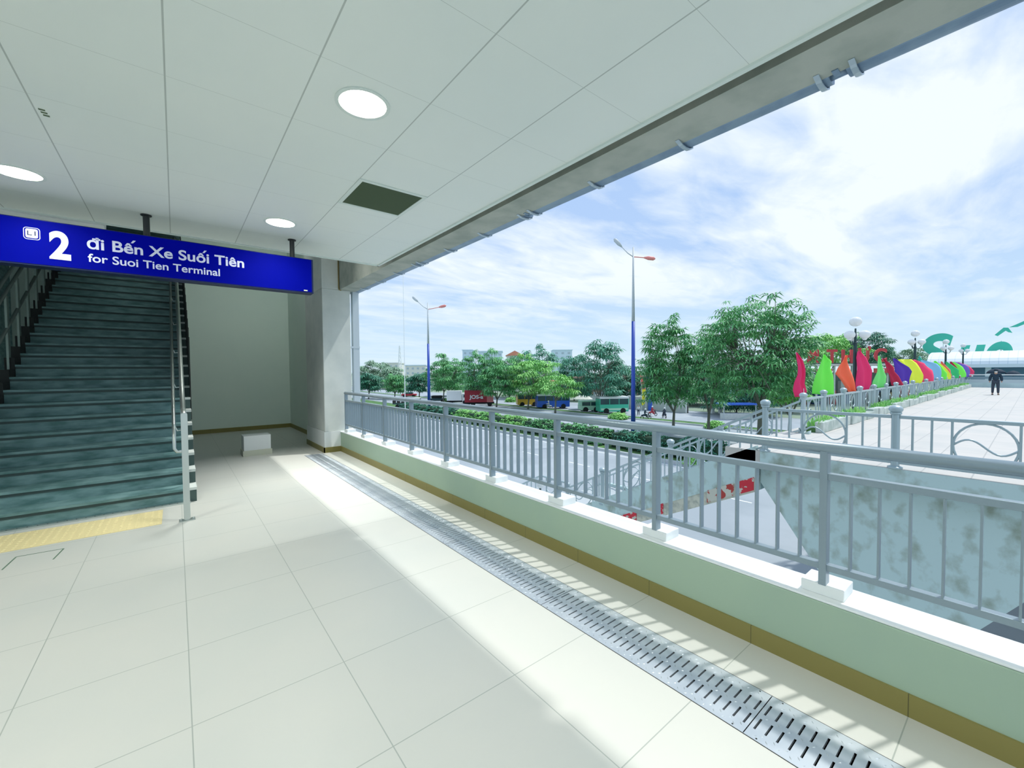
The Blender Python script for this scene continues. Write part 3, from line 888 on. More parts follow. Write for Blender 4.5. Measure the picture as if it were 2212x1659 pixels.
# near edge: along -Y from the corner newel
nw = newel('silver ball-topped newel at the corner where footbridge meets its stairs'); nw.location = (10.27, 3.78, DZ)
nw2 = dup(nw, (10.27, 1.60, DZ), None, 'silver ball-topped newel in the middle of the footbridge near railing')
pn = panel(2.18, 0, 'footbridge near railing panel left of the middle newel, circle motif')
pn.location = (10.27, 3.78, DZ); pn.rotation_euler = (0, 0, -pi / 2)
dup(pn, (10.27, 1.60, DZ), None, 'footbridge near railing panel at the right edge, circle motif')
dup(pn, (10.27, -0.58, DZ), None, 'footbridge near railing panel just outside the right edge of view')
dup(nw, (10.27, -0.58, DZ), None, 'silver newel just outside the right edge of view')
# second side of the stairs, then along the deck
nf = dup(nw, (13.95, 4.15, DZ), None, 'silver newel where the far stair railing joins the deck railing, beside the pink flag')
pf = panel(2.2, 0, 'grey circle-motif railing panel along the far side of the footbridge deck', 'railing panels along the far side of the footbridge', seg=16)
pf.location = (13.95, 4.25, DZ)
ORD = ['first', 'second', 'third', 'fourth', 'fifth', 'sixth', 'seventh', 'eighth', 'ninth', 'tenth', 'eleventh', 'twelfth', 'thirteenth', 'fourteenth', 'fifteenth', 'sixteenth', 'seventeenth', 'eighteenth', 'nineteenth', 'last']
pf['label'] = 'circle-motif railing panel of the footbridge far side, first from the stair corner'
for k in range(1, 20):
    x = 13.95 + 2.2 * k
    if k < 20: dup(pf, (x, 4.25, DZ), None, 'circle-motif railing panel of the footbridge far side, %s from the stair corner' % ORD[k])
    dup(nw, (x, 4.25, DZ), None, 'ball-topped newel of the footbridge far side, %s after the stair corner' % ORD[k - 1], 'newels along the far side of the footbridge')
# stair railings, sloping down along +Y
sp1 = panel(2.3, TD, 'sloping circle-motif railing panel on the near side of the outdoor stairs, topmost', seg=24)
sp1.location = (10.27, 3.78, DZ); sp1.rotation_euler = (0, 0, pi / 2)
labs = ['sloping near-side stair railing panel, second from the top', 'sloping near-side stair railing panel, third and last above the landing']
for k in (1, 2):
    y = 3.78 + 2.3 * k * 0.86
for k, (ya) in enumerate((6.08, )):
    dup(sp1, (10.27, 6.08, DZ - 2.3 * TD), pi / 2, labs[0])
sp3 = panel(1.5, TD, labs[1], seg=24)
sp3.location = (10.27, 8.38, DZ - 4.6 * TD); sp3.rotation_euler = (0, 0, pi / 2)
dup(nw, (10.27, 6.08, DZ - 2.3 * TD), 0, 'newel on the near side of the outdoor stairs, below the corner newel')
dup(nw, (10.27, 8.38, DZ - 4.6 * TD), 0, 'newel on the near side of the outdoor stairs, halfway down')
dup(nw, (10.27, 9.88, DZ - 6.1 * TD), 0, 'newel at the landing of the outdoor stairs')
dup(sp1, (10.27, 11.2, ZB), pi / 2, 'sloping railing panel on the near side below the stair landing')
pl_ = panel(1.32, 0, 'level railing panel along the stair landing', seg=24)
pl_.location = (10.27, 9.88, ZB); pl_.rotation_euler = (0, 0, pi / 2)
spf = dup(sp1, (13.90, 4.15, DZ), pi / 2, 'sloping railing panel on the far side of the outdoor stairs, topmost')
dup(sp1, (13.90, 6.45, DZ - 2.3 * TD), pi / 2, 'sloping railing panel on the far side of the outdoor stairs, second')
dup(sp1, (13.90, 8.75, DZ - 4.6 * TD), pi / 2, 'sloping railing panel on the far side of the outdoor stairs, third')
dup(nw, (13.90, 6.45, DZ - 2.3 * TD), 0, 'newel on the far side of the outdoor stairs, upper one')
dup(nw, (13.90, 8.75, DZ - 4.6 * TD), 0, 'newel on the far side of the outdoor stairs, lower one')

# planter kerb with grass on the deck
m_stone = mat('pale_rough_stone', (0.56, 0.62, 0.58), 0.9, noise=(2.5, (0.40, 0.48, 0.44), 0.42, 0.62), bump=(6, 0.4))
pk = thing('planter', 'low pale stone planter kerb with grass along the footbridge railing', 'planter', (14.3, 3.75, DZ))
m = MB()
x = 0
r2 = random.Random(5)
while x < 42:
    L = r2.uniform(0.7, 1.2); h = r2.uniform(0.24, 0.33)
    m.box(x + 0.01, x + L - 0.01, r2.uniform(-0.03, 0.03), 0.22, 0, h); x += L
m.build('stone_kerb', m_stone, pk, bevel=0.02)
m = MB(); m.box(0, 42, 0.2, 0.42, 0, 0.14); m.build('soil', m_grass, pk)
m = MB()
for i in range(5200):
    x = r2.uniform(0, 42); 
    if sin(x * 1.7) + sin(x * 0.63 + 1) < -0.6: continue
    y = r2.uniform(0.1, 0.42); a = r2.uniform(0, 2 * pi); h = r2.uniform(0.12, 0.34); w = 0.012 + 0.01 * r2.random(); l = r2.uniform(0.03, 0.16)
    p = Vector((x, y, 0.14)); dd = Vector((cos(a), sin(a), 0)); s = Vector((-sin(a), cos(a), 0)) * w
    m.poly([p - s, p + s, p + dd * l * 0.5 + Vector((0, 0, h * 0.8)) + s * 0.7, p + dd * l * 0.5 + Vector((0, 0, h * 0.8)) - s * 0.7])
    m.poly([p + dd * l * 0.5 + Vector((0, 0, h * 0.8)) - s * 0.7, p + dd * l * 0.5 + Vector((0, 0, h * 0.8)) + s * 0.7, p + dd * l + Vector((0, 0, h))])
go = m.build('grass', m_leaf[1], pk); go['kind'] = 'stuff'

# end parapet of the bridge
ep = thing('end_parapet', 'grey banded parapet closing the far end of the footbridge behind the walker', 'parapet', (57.5, 0, DZ))
MB().box(0, 0.3, -8, 4.3, 0, 0.42).build('base_wall', m_pier, ep)
MB().box(0.02, 0.25, -8, 4.3, 0.42, 0.72).build('middle_band', mat('parapet_band', (0.48, 0.58, 0.62), 0.7), ep)
MB().box(0.05, 0.2, -8, 4.3, 0.76, 0.98).build('dark_band', mat('parapet_dark', (0.20, 0.30, 0.36), 0.6), ep)
MB().box(0.0, 0.25, -8, 4.3, 1.10, 1.18).build('top_rail', m_white, ep)
for k in range(8):
    MB().box(0.05, 0.2, -7.5 + k * 1.6, -7.4 + k * 1.6, 0.98, 1.12).build('upright', m_white, ep)

# ------------------------------------------------------------------ flags
FCOL = {'pink': (0.85, 0.03, 0.16), 'lime': (0.20, 0.95, 0.10), 'orange': (1.0, 0.16, 0.07), 'pale green': (0.22, 0.85, 0.22),
        'crimson': (0.50, 0.01, 0.06), 'violet': (0.09, 0.03, 0.42), 'yellow': (0.85, 0.95, 0.06), 'rose': (0.95, 0.05, 0.16),
        'sky blue': (0.25, 0.55, 0.80), 'green': (0.03, 0.55, 0.18), 'purple': (0.20, 0.14, 0.60), 'salmon': (0.85, 0.16, 0.12)}
mf = {k: mat('flag_' + k.replace(' ', '_'), v, 0.7) for k, v in FCOL.items()}
for k in mf:
    b_ = mf[k].node_tree.nodes['Principled BSDF']
# outline given as (u,z): u along the direction across the view; left and right edges sampled by height
def flag(x, col, left, right, lab, zb=0.72, zt=2.08, pole=True, y=4.42, ph=0.0):
    """left/right: list of u offsets (m) from bottom to top"""
    t = thing('festive_flag', lab, 'flag', (x, y, DZ), 0, 'coloured flags along the footbridge railing')
    nr, nc = 18, 9
    ux = Vector((0.82, -0.57, 0)).normalized()   # cloth spans across the walkway view
    nn = Vector((0.57, 0.82, 0))
    def itp(a, s):
        q = s * (len(a) - 1); i = min(int(q), len(a) - 2); return a[i] + (a[i + 1] - a[i]) * (q - i)
    m = MB(); vs = []
    for i in range(nr + 1):
        s = i / nr; l, r_ = itp(left, s), itp(right, s)
        for j_ in range(nc + 1):
            w = j_ / nc; u = l + (r_ - l) * w
            dpt = 0.055 * sin(w * 9 + s * 2.5 + ph) * (1 - 0.4 * s) + 0.03 * sin(s * 7 + ph)
            z = (zb - DZ) + (zt - zb) * s + 0.03 * sin(w * 5 + ph) * (1 - s)
            vs.append(ux * u + nn * dpt + Vector((0, 0, z)))
    fs = [(i * (nc + 1) + j_, i * (nc + 1) + j_ + 1, (i + 1) * (nc + 1) + j_ + 1, (i + 1) * (nc + 1) + j_) for i in range(nr) for j_ in range(nc)]
    m.raw(vs, fs)
    o = m.build('cloth', mf[col], t, smooth=True)
    sd = o.modifiers.new('thickness', 'SOLIDIFY'); sd.thickness = 0.004
    pu = [itp(right, s_ / 4) for s_ in range(5)]
    pp = [ux * (right[0] * 0.4) + nn * 0.02 + Vector((0, 0, 0.05))] + [ux * (itp(right, s_ / 4) - 0.02) + nn * 0.06 + Vector((0, 0, (zb - DZ) + (zt - zb) * s_ / 4)) for s_ in range(5)]
    MB().tube(pp, 0.011, 6).build('pole', m_white, t, smooth=True)
    return t
F = flag
F(14.64, 'pink', [-0.16, -0.20, -0.17, -0.10, -0.10, -0.13, -0.15], [0.16, 0.20, 0.10, 0.09, 0.07, 0.02, -0.12], 'narrow pink flag standing left of the second newel, leftmost flag', ph=0.3)
F(16.9, 'lime', [-0.38, -0.38, -0.36, -0.32, -0.22, -0.12, -0.05], [0.32, 0.30, 0.26, 0.22, 0.16, 0.24, 0.00], 'lime green flag with a folded tip, second from the left', zt=2.06, ph=1.2)
F(19.6, 'orange', [0.10, -0.10, -0.30, -0.52, -0.40, -0.22, -0.10], [0.32, 0.26, 0.20, 0.14, 0.08, 0.02, -0.02], 'orange flag between the lime flag and the dark lamp post', zb=0.69, ph=2.1)
F(22.2, 'pink', [-0.34, -0.36, -0.36, -0.36, -0.38, -0.40, -0.34], [0.16, 0.26, 0.24, 0.22, 0.10, 0.0, -0.22], 'deep pink flag directly against the dark lamp post', zb=0.70, zt=2.30, ph=0.7)
F(24.7, 'pale green', [-0.28, -0.28, -0.22, -0.14, -0.12, -0.10, -0.09], [0.24, 0.26, 0.26, 0.16, 0.12, 0.10, 0.02], 'slim pale green flag right of the dark lamp post', zb=0.73, zt=2.14, ph=1.7)
F(27.8, 'crimson', [-0.10, -0.22, -0.30, -0.40, -0.44, -0.52, -0.64], [0.48, 0.32, 0.20, 0.02, 0.02, -0.22, -0.62], 'dark crimson flag, sixth from the left', ph=2.6)
F(30.2, 'violet', [-0.36, -0.42, -0.46, -0.50, -0.54, -0.58, -0.62], [0.34, 0.34, 0.36, 0.40, 0.20, -0.20, -0.52], 'dark violet flag beside a yellow one', zt=2.10, ph=0.2)
F(32.9, 'yellow', [-0.50, -0.52, -0.55, -0.60, -0.70, -0.80, -0.95], [0.50, 0.60, 0.56, 0.42, 0.32, 0.20, -0.10], 'large yellow flag between the violet and the rose flags', ph=1.1)
F(36.6, 'rose', [-0.70, -0.72, -0.80, -0.90, -1.0, -1.1, -1.2], [0.62, 0.62, 0.60, 0.58, 0.30, 0.05, -0.6], 'wide rose red flag right of the yellow flag', zt=2.10, ph=2.9)
F(40.6, 'sky blue', [-0.7, -0.7, -0.7, -0.72, -0.76, -0.9, -1.0], [0.5, 0.52, 0.5, 0.45, 0.40, 0.20, -0.7], 'sky blue flag right of the wide rose flag', zt=2.10, ph=0.9)
F(43.4, 'lime', [-0.5] * 7, [0.5, 0.5, 0.5, 0.3, 0.2, 0.0, -0.3], 'small lime flag after the sky blue flag', ph=1.9)
F(45.6, 'yellow', [-0.4] * 7, [0.6, 0.6, 0.5, 0.3, 0.1, -0.1, -0.3], 'small yellow flag between lime and salmon flags', zt=1.9, ph=0.4)
F(47.6, 'salmon', [-0.6] * 7, [0.3, 0.3, 0.2, 0.2, 0.0, -0.2, -0.5], 'small salmon flag just left of the green flag', ph=2.2)
F(49.8, 'green', [-0.5] * 7, [0.7, 0.7, 0.6, 0.6, 0.3, 0.0, -0.4], 'small deep green flag near the far lamp posts', ph=1.3)
F(52.0, 'crimson', [-0.4] * 7, [0.6, 0.5, 0.4, 0.3, 0.1, -0.1, -0.3], 'small crimson flag right of the deep green flag', zt=2.1, ph=0.1)
F(54.2, 'lime', [-0.7] * 7, [0.8, 0.8, 0.7, 0.6, 0.5, 0.2, -0.3], 'small bright green flag near the far end of the railing', ph=2.0)
F(56.8, 'purple', [-0.9] * 7, [0.9, 0.9, 0.9, 0.8, 0.7, 0.4, -0.5], 'purple flag second from the far end of the row', ph=0.6)
F(59.6, 'rose', [-0.8] * 7, [0.9, 1.0, 1.0, 0.8, 0.6, 0.2, -0.5], 'rose pink flag at the far end of the row', ph=1.5)

# ------------------------------------------------------------------ globe lamp posts behind the deck railing
def globe_lamp(x, y, lab, z0=-0.9, ztop=3.7):
    t = thing('globe_street_lamp', lab, 'street lamp', (x, y, z0), 0, 'three-globe lamp posts beside the footbridge')
    h = ztop - z0
    MB().lathe((0, 0, 0), [(0.16, 0), (0.14, 0.5), (0.075, 0.7), (0.065, h - 1.1), (0.09, h - 1.05), (0.05, h - 1.0), (0.03, h - 0.45)], 12).build('pole', m_pole, t)
    for k in range(3):
        a = 2 * pi * k / 3 + 0.6
        ex, ey = 0.30 * cos(a), 0.30 * sin(a)
        MB().tube([(0, 0, h - 1.15), (ex * 0.7, ey * 0.7, h - 1.12), (ex, ey, h - 0.92)], 0.02, 6).build('arm', m_pole, t)
        arm_ = [q_ for q_ in COL.objects if q_.parent == t and q_.name.startswith('arm')][-1]
        MB().lathe((ex, ey, h - 0.95), [(0.05, 0), (0.10, 0.08)], 10).build('cup', m_white, arm_)
        MB().ball((ex, ey, h - 0.72), 0.20, 16, 10, 0.85).build('globe', m_globe, arm_, smooth=True)
    MB().ball((0, 0, h - 0.17), 0.22, 16, 10, 0.9).build('globe', m_globe, t, smooth=True)
    return t
globe_lamp(22.1, 4.75, 'nearest three-globe lamp post, dark pole behind the pink flag')
globe_lamp(36.9, 4.9, 'second three-globe lamp post, in front of the first green letter', ztop=3.95)
globe_lamp(51.3, 4.9, 'third three-globe lamp post, smaller, above the green flags', ztop=3.95)
globe_lamp(66, 5.0, 'fourth and smallest three-globe lamp post, near the canopy', z0=-1.5, ztop=4.1)
for i, (x, y, z) in enumerate(((10.6, 11.6, -2.8), (9.1, 9.4, -2.75))):
    t = thing('globe_bollard_lamp', ['small white globe lamp top left of the wide base block, just over the parapet edge', 'small white globe lamp peeping above the parapet edge, right one of the pair'][i], 'garden lamp', (x, y, GZ))
    MB().lathe((0, 0, 0), [(0.06, 0), (0.04, z - GZ)], 8).build('pole', m_pole, t)
    MB().ball((0, 0, z - GZ + 0.12), 0.14, 14, 8).build('globe', m_globe, t, smooth=True)

# ------------------------------------------------------------------ people
def skin_obj(name, verts, edges, radii, m, parent, root=0, sub=2):
    me = bpy.data.meshes.new(name); me.from_pydata([tuple(v) for v in verts], edges, [])
    me.materials.append(m)
    o = bpy.data.objects.new(name, me); COL.objects.link(o); o.parent = parent
    sk = o.modifiers.new('skin', 'SKIN'); sk.use_smooth_shade = True
    ly = me.skin_vertices[0].data
    for i, r in enumerate(radii):
        ly[i].radius = r if isinstance(r, tuple) else (r, r)
        ly[i].use_root = (i == root)
    ss = o.modifiers.new('sub', 'SUBSURF'); ss.levels = sub; ss.render_levels = sub
    return o
m_skin = mat('skin', (0.45, 0.28, 0.20), 0.6)
m_jack = mat('dark_navy_jacket', (0.012, 0.035, 0.06), 0.8)
m_trou = mat('dark_grey_trousers', (0.035, 0.05, 0.075), 0.8)
def person(loc, rz, lab, jm, tm, h=1.70, cap=True, mask=True):
    t = thing('person', lab, 'person', loc, rz)
    k = h / 1.70
    # local: faces -Y
    J = {'pel': (0, 0, 0.92), 'wai': (0, 0, 1.08), 'che': (0, 0, 1.28), 'nek': (0, 0, 1.43), 'hed': (0, -0.01, 1.53), 'top': (0, -0.01, 1.64),
         'hL': (0.09, 0, 0.88), 'kL': (0.11, -0.04, 0.50), 'aL': (0.12, 0.02, 0.10), 'tL': (0.13, -0.12, 0.04),
         'hR': (-0.09, 0, 0.88), 'kR': (-0.12, 0.02, 0.50), 'aR': (-0.13, 0.03, 0.10), 'tR': (-0.14, -0.11, 0.04),
         'sL': (0.17, 0, 1.37), 'eL': (0.25, 0.03, 1.12), 'wL': (0.26, -0.06, 0.90), 'fL': (0.26, -0.09, 0.82),
         'sR': (-0.17, 0, 1.37), 'eR': (-0.25, 0.03, 1.12), 'wR': (-0.26, -0.06, 0.90), 'fR': (-0.26, -0.09, 0.82)}
    nm = list(J); V = [Vector(J[n]) * k for n in nm]
    E = [('pel', 'wai'), ('wai', 'che'), ('che', 'nek'), ('nek', 'hed'), ('hed', 'top'), ('pel', 'hL'), ('hL', 'kL'), ('kL', 'aL'), ('aL', 'tL'),
         ('pel', 'hR'), ('hR', 'kR'), ('kR', 'aR'), ('aR', 'tR'), ('che', 'sL'), ('sL', 'eL'), ('eL', 'wL'), ('wL', 'fL'), ('che', 'sR'), ('sR', 'eR'), ('eR', 'wR'), ('wR', 'fR')]
    rad = {'pel': 0.12, 'wai': 0.11, 'che': 0.13, 'nek': 0.055, 'hed': 0.085, 'top': 0.075, 'hL': 0.085, 'kL': 0.055, 'aL': 0.038, 'tL': 0.035, 'sL': 0.055, 'eL': 0.042, 'wL': 0.030, 'fL': 0.028}
    for a in list(rad):
        if a.endswith('L'): rad[a[0] + 'R'] = rad[a]
    skin_obj('body', V, [(nm.index(a), nm.index(b_)) for a, b_ in E], [rad[n] * k for n in nm], m_skin, t)
    def cloth(name, keys, edges, grow, m, root):
        vv = [Vector(J[n]) * k for n in keys]
        return skin_obj(name, vv, [(keys.index(a), keys.index(b_)) for a, b_ in edges], [(rad[n] + grow) * k for n in keys], m, t, keys.index(root))
    cloth('jacket', ['pel', 'wai', 'che', 'sL', 'eL', 'wL', 'sR', 'eR', 'wR'], [('pel', 'wai'), ('wai', 'che'), ('che', 'sL'), ('sL', 'eL'), ('eL', 'wL'), ('che', 'sR'), ('sR', 'eR'), ('eR', 'wR')], 0.035, jm, 'pel')
    cloth('trousers', ['pel', 'hL', 'kL', 'aL', 'hR', 'kR', 'aR'], [('pel', 'hL'), ('hL', 'kL'), ('kL', 'aL'), ('pel', 'hR'), ('hR', 'kR'), ('kR', 'aR')], 0.022, tm, 'pel')
    for s in (1, -1):
        MB().ball((0.13 * s * k, -0.06 * k, 0.035 * k), 0.055 * k, 10, 6, 0.7).build('shoe', m_black, t, smooth=True)
    if cap:
        MB().ball((0, 0.0, 1.63 * k), 0.115 * k, 14, 8, 0.75).build('cap', jm, t, smooth=True)
        MB().box(-0.07 * k, 0.07 * k, -0.19 * k, -0.08 * k, 1.60 * k, 1.615 * k).build('cap_peak', jm, t)
    if mask:
        MB().ball((0, -0.065 * k, 1.52 * k), 0.062 * k, 12, 8, 0.8).build('face_mask', m_white, t, smooth=True)
    return t
person((42.27, 1.70, DZ), atan2(-42, 0) * 0 + radians(-88), 'person in dark jacket, cap and white face mask walking on the footbridge', m_jack, m_trou)
# dark umbrellas behind the end parapet
for i, (yy, zz, rr) in enumerate(((2.35, 1.62, 0.55), (1.35, 1.42, 0.45))):
    t = thing('umbrella', ['larger dark navy umbrella behind the end parapet of the footbridge', 'smaller dark umbrella just left of the walking person'][i], 'umbrella', (58.6, yy, DZ))
    MB().lathe((0, 0, zz - 0.25 - DZ * 0), [(rr * 1.15, -0.12), (rr * 0.95, 0.08), (rr * 0.6, 0.24), (rr * 0.1, 0.33)], 12).build('canopy', m_jack, t, smooth=True)
    MB().tube([(0, 0, 0), (0, 0, zz)], 0.012, 6).build('shaft', m_black, t)

# ================================================================== CANOPY PAVILION WITH GREEN LETTERS
PX = 95
pv = thing('canopy_pavilion', 'long white barrel-roofed canopy pavilion beyond the end of the footbridge', 'pavilion', (PX, 0, GZ))
m_roof = grid_mat('white_ribbed_roof', (0.72, 0.80, 0.84), (0.56, 0.66, 0.72), 0.9, 50, 0, -25, 0.08, 0.5, axes=('Y', 'Z'))
m_glassd = mat('dark_blue_glazing', (0.08, 0.22, 0.32), 0.2)
rf = MB(); n = 14; vs = []
for yy in (-40, 11.2):
    for k in range(n + 1):
        a = pi * k / n
        vs.append((6 - 6 * cos(a), yy, 2.05 - GZ + 2.1 * sin(a)))
rf.raw(vs, [(k, k + 1, n + 1 + k + 1, n + 1 + k) for k in range(n)] + [tuple(range(n, -1, -1)), tuple(range(n + 1, 2 * n + 2))])
rf.build('barrel_roof', m_roof, pv, smooth=False)
MB().box(-0.4, 12.4, -40, 11.4, 1.55 - GZ, 2.05 - GZ).build('fascia', mat('pale_fascia', (0.62, 0.74, 0.82), 0.5), pv)
MB().box(3, 9, -40, 11, 0, 1.55 - GZ).build('glazed_hall', m_glassd, pv)
for k in range(8):
    MB().box(0.2, 0.8, 9.5 - k * 5.2, 10.1 - k * 5.2, 0, 1.55 - GZ).build('column', mat('pavilion_column', (0.5, 0.62, 0.68), 0.5) if k == 0 else _tc['pc'], pv)
    if k == 0: _tc['pc'] = bpy.data.materials['pavilion_column']
MB().box(0.4, 3.2, -40, 10, 3.0, 3.6).build('balcony_band', _tc['pc'], pv)
m_glet = mat('green_letter_panel', (0.05, 0.50, 0.36), 0.5)
lt = thing('roof_lettering', 'giant green letters spelling a name on the canopy roof', 'sign', (PX + 8, 0, 1.4))
def gl(ch, ya, yb, cap, z=1.5):
    text('letter', ch, m_glet, (PX + 8, ya, z), (0, -1, 0), ya - yb, cap, lt, bold=0.035, depth=0.25, shear=0.25)
kx = (PX + 8) / PX
gl('S', 12.5 * kx, 8.3 * kx, 5.6)
gl('u', 7.8 * kx, 4.9 * kx, 5.3)
gl('o', 5.0 * kx, 2.25 * kx, 5.75)
for pts in (((4.05, 5.25), (3.2, 6.35), (2.75, 6.3), (2.35, 5.45), (2.75, 5.6), (3.0, 5.85), (3.75, 5.05)), ((2.65, 6.35), (2.0, 6.75), (0.7, 7.6), (0.7, 7.05), (1.9, 6.35))):
    q = MB(); q.prism([(0, y * kx, z + 0.1) for y, z in pts], (-0.2, 0, 0), (0.2, 0, 0)); q.build('accent', m_glet, lt)
gl('i', 1.3 * kx, 0.3 * kx, 5.3)
gl('T', -1.2 * kx, -4.6 * kx, 5.6)
for y in (11.0, 9.4, 3.4):
    MB().tube([(0.3, y * kx, 0.1), (0.3, y * kx, 4.4)], 0.06, 6).build('prop', m_white, lt)

# ================================================================== FOOD COURT WITH RED LETTERS (a hall behind the trees)
fc = P(1820, 800, 86); fr = -yaw
hall = thing('market_hall', 'food court hall with white roof, red sign bands and stalls behind the flags', 'building', (fc.x, fc.y, GZ), fr)
htop = lambda py, d=86: (P(1820, py, d).z - GZ)
K = 86 / FPX
MB().box(-13, 17, 4, 14, 0, htop(806)).build('wall', mat('hall_wall_dim', (0.22, 0.27, 0.27), 0.8), hall)
MB().box(-14, 18, -1, 15, htop(790), htop(786)).build('roof', m_white, hall)
MB().box(-14, -3, -1.2, -1.0, htop(803), htop(797)).build('sign_band', mat('red_band', (0.70, 0.10, 0.10), 0.6), hall)
MB().box(5.5, 17, -1.2, -1.0, htop(806), htop(796)).build('sign_band', bpy.data.materials['red_band'], hall)
for i in range(4):
    MB().lathe((7 + i * 2.6, -1.3, htop(801)), [(0.01, -0.4), (0.35, -0.2), (0.35, 0.2), (0.01, 0.4)], 10).build('lantern', m_white, hall)
for i in range(9):
    MB().box(-13 + i * 3.6, -12.7 + i * 3.6, -0.6, -0.3, 0, htop(790)).build('column', m_colm, hall)
r3 = random.Random(11)
cols = [(0.03, 0.08, 0.3), (0.6, 0.1, 0.1), (0.7, 0.72, 0.7), (0.1, 0.12, 0.14), (0.45, 0.35, 0.2), (0.1, 0.3, 0.25)]
ms_ = [mat('stall_%s' % n_, c_, 0.7) for n_, c_ in zip(('navy', 'red', 'white', 'charcoal', 'tan', 'teal'), cols)]
for i in range(26):
    x = -12.5 + i * 1.12; w = r3.uniform(0.6, 1.1); zb = r3.choice((0, 0, 2.4)); hh = r3.uniform(1.4, 3.2)
    MB().box(x, x + w, 2.2 + r3.random(), 3.9, zb, zb + hh).build('stall_panel', r3.choice(ms_), hall)
m_rlet = mat('red_sign_letter', (0.60, 0.05, 0.06), 0.5)
xd = Vector((cos(fr), sin(fr), 0))
rlt = thing('red_lettering', 'row of big red capital letters standing on the food court roof', 'sign', P(1810, 783, 84))
for ch, x0, x1, yb in (('Ẩ', 1714, 1734, 784), ('M', 1744, 1768, 783), ('T', 1786, 1808, 783), ('H', 1818, 1842, 783.5), ('Ự', 1854, 1880, 782), ('C', 1888, 1915, 781)):
    a = P(x0, yb, 84)
    cp = 27 / FPX * 84
    text('letter', ch, m_rlet, a, xd, (x1 - x0) / FPX * 84, cp, rlt, bold=0.03, depth=0.12)
MB().beam(Vector(P(1714, 786, 84)) - rlt.location, Vector(P(1916, 784, 84)) - rlt.location, 0.15, 0.15).build('support_rail', m_pole, rlt)

# ================================================================== TREES
def leaf_star(m, c, r, rg, nleaf=9, w=0.19, droop=0.35):
    a0 = rg.uniform(0, 2 * pi); tilt = Vector((rg.uniform(-0.4, 0.4), rg.uniform(-0.4, 0.4), 1)).normalized()
    ax = tilt.orthogonal().normalized(); ay = tilt.cross(ax)
    for i in range(nleaf):
        a = a0 + 2 * pi * i / nleaf + rg.uniform(-0.15, 0.15)
        d = ax * cos(a) + ay * sin(a); s = (ax * -sin(a) + ay * cos(a)) * (w * r * 0.5)
        L = r * rg.uniform(0.75, 1.1)
        p1 = c + d * L * 0.55 + tilt * L * 0.10; p2 = c + d * L - tilt * L * droop
        m.poly([c, p1 - s, p2, p1 + s])
def tree(base, top_z, crown_w, label, leafm, seed, crown_bottom, ntips=220, lr=0.9, lean=(0, 0), trunk_r=0.16, flat=1.0, density=1.0, shoots=0, group=None, name='leafy_tree', nleaf=9):
    rg = random.Random(seed)
    t = thing(name, label, 'tree', base, 0, group)
    bz = base[2]; h = top_z - bz; cb = crown_bottom - bz
    cx, cy = lean; cz = (h + cb) / 2; rz_ = (h - cb) / 2; rx = crown_w / 2
    tr = MB(); fk = max(0.12 * h, min(cb, 0.35 * h))
    tr.tube([(0, 0, -0.2), (0.03 * rx, 0.02, fk * 0.5), (0.05 * rx, 0, fk)], [trunk_r * 1.3, trunk_r, trunk_r * 0.85], 8)
    tro = tr.build('trunk', m_trunk, t, smooth=True)
    br = MB(); fl = MB(); limbs = []
    for i in range(6):
        a = 2 * pi * i / 6 + rg.uniform(-0.4, 0.4); q = rg.uniform(0.3, 0.6)
        e_ = Vector((cx * 0.6 + rx * q * cos(a), cy * 0.6 + rx * q * sin(a), fk + (h - fk) * rg.uniform(0.45, 0.72)))
        midp = Vector((e_.x * 0.55, e_.y * 0.55, fk + (e_.z - fk) * 0.4))
        br.tube([(0.05 * rx, 0, fk * 0.92), midp, e_], [trunk_r * 0.6, trunk_r * 0.42, trunk_r * 0.2], 6)
        limbs.append((midp, e_))
    clumps = []
    ncl = max(9, int(ntips / 17))
    for i in range(ncl):
        zz = -0.85 + 1.75 * (i + 0.5) / ncl
        w_ = sqrt(max(0.05, 1 - (zz * 0.92) ** 2))
        a = i * 2.4 + rg.uniform(-0.4, 0.4); rr = w_ * rg.uniform(0.35, 0.80)
        clumps.append((Vector((cx + rx * rr * cos(a), cy + rx * rr * sin(a), cz + rz_ * zz * 0.92)), rx * rg.uniform(0.24, 0.40)))
    for i in range(int(ntips)):
        k_ = clumps[rg.randrange(len(clumps))]
        q = 2 * pi * rg.random(); qr = sqrt(rg.random())
        hx = k_[1]
        c = k_[0] + Vector((hx * qr * cos(q), hx * qr * sin(q), rz_ * 0.22 * (1 - qr * qr) * rg.uniform(-0.5, 1.2) - 0.10 * rz_ * qr))
        if c.z < fk * 0.5: continue
        leaf_star(fl, c, lr * rg.uniform(0.7, 1.15), rg, nleaf)
        if i % 5 == 0:
            l = min(limbs, key=lambda q_: (q_[1] - c).length)
            br.tube([l[1] * 0.5 + l[0] * 0.5, (l[1] + c) / 2 + Vector((0, 0, 0.1)), c], [trunk_r * 0.22, trunk_r * 0.15, trunk_r * 0.08], 4, cap=False)
    for i in range(shoots):
        a = rg.uniform(0, 2 * pi); x = cx + rx * rg.uniform(0.0, 0.8) * cos(a); y = cy + rx * rg.uniform(0, 0.8) * sin(a)
        z0 = cz + rz_ * 0.5; z1 = h + rg.uniform(-0.2, 0.9)
        br.tube([(x, y, z0), (x * 1.05, y * 1.05, z1)], 0.035, 4, cap=False)
        for q in range(3): leaf_star(fl, Vector((x * 1.05, y * 1.05, z1 - q * 0.25)), lr * 0.9, rg, nleaf, droop=0.5)
    br.build('branches', m_trunk, tro, smooth=True)
    fl.build('foliage', leafm, t)
    return t
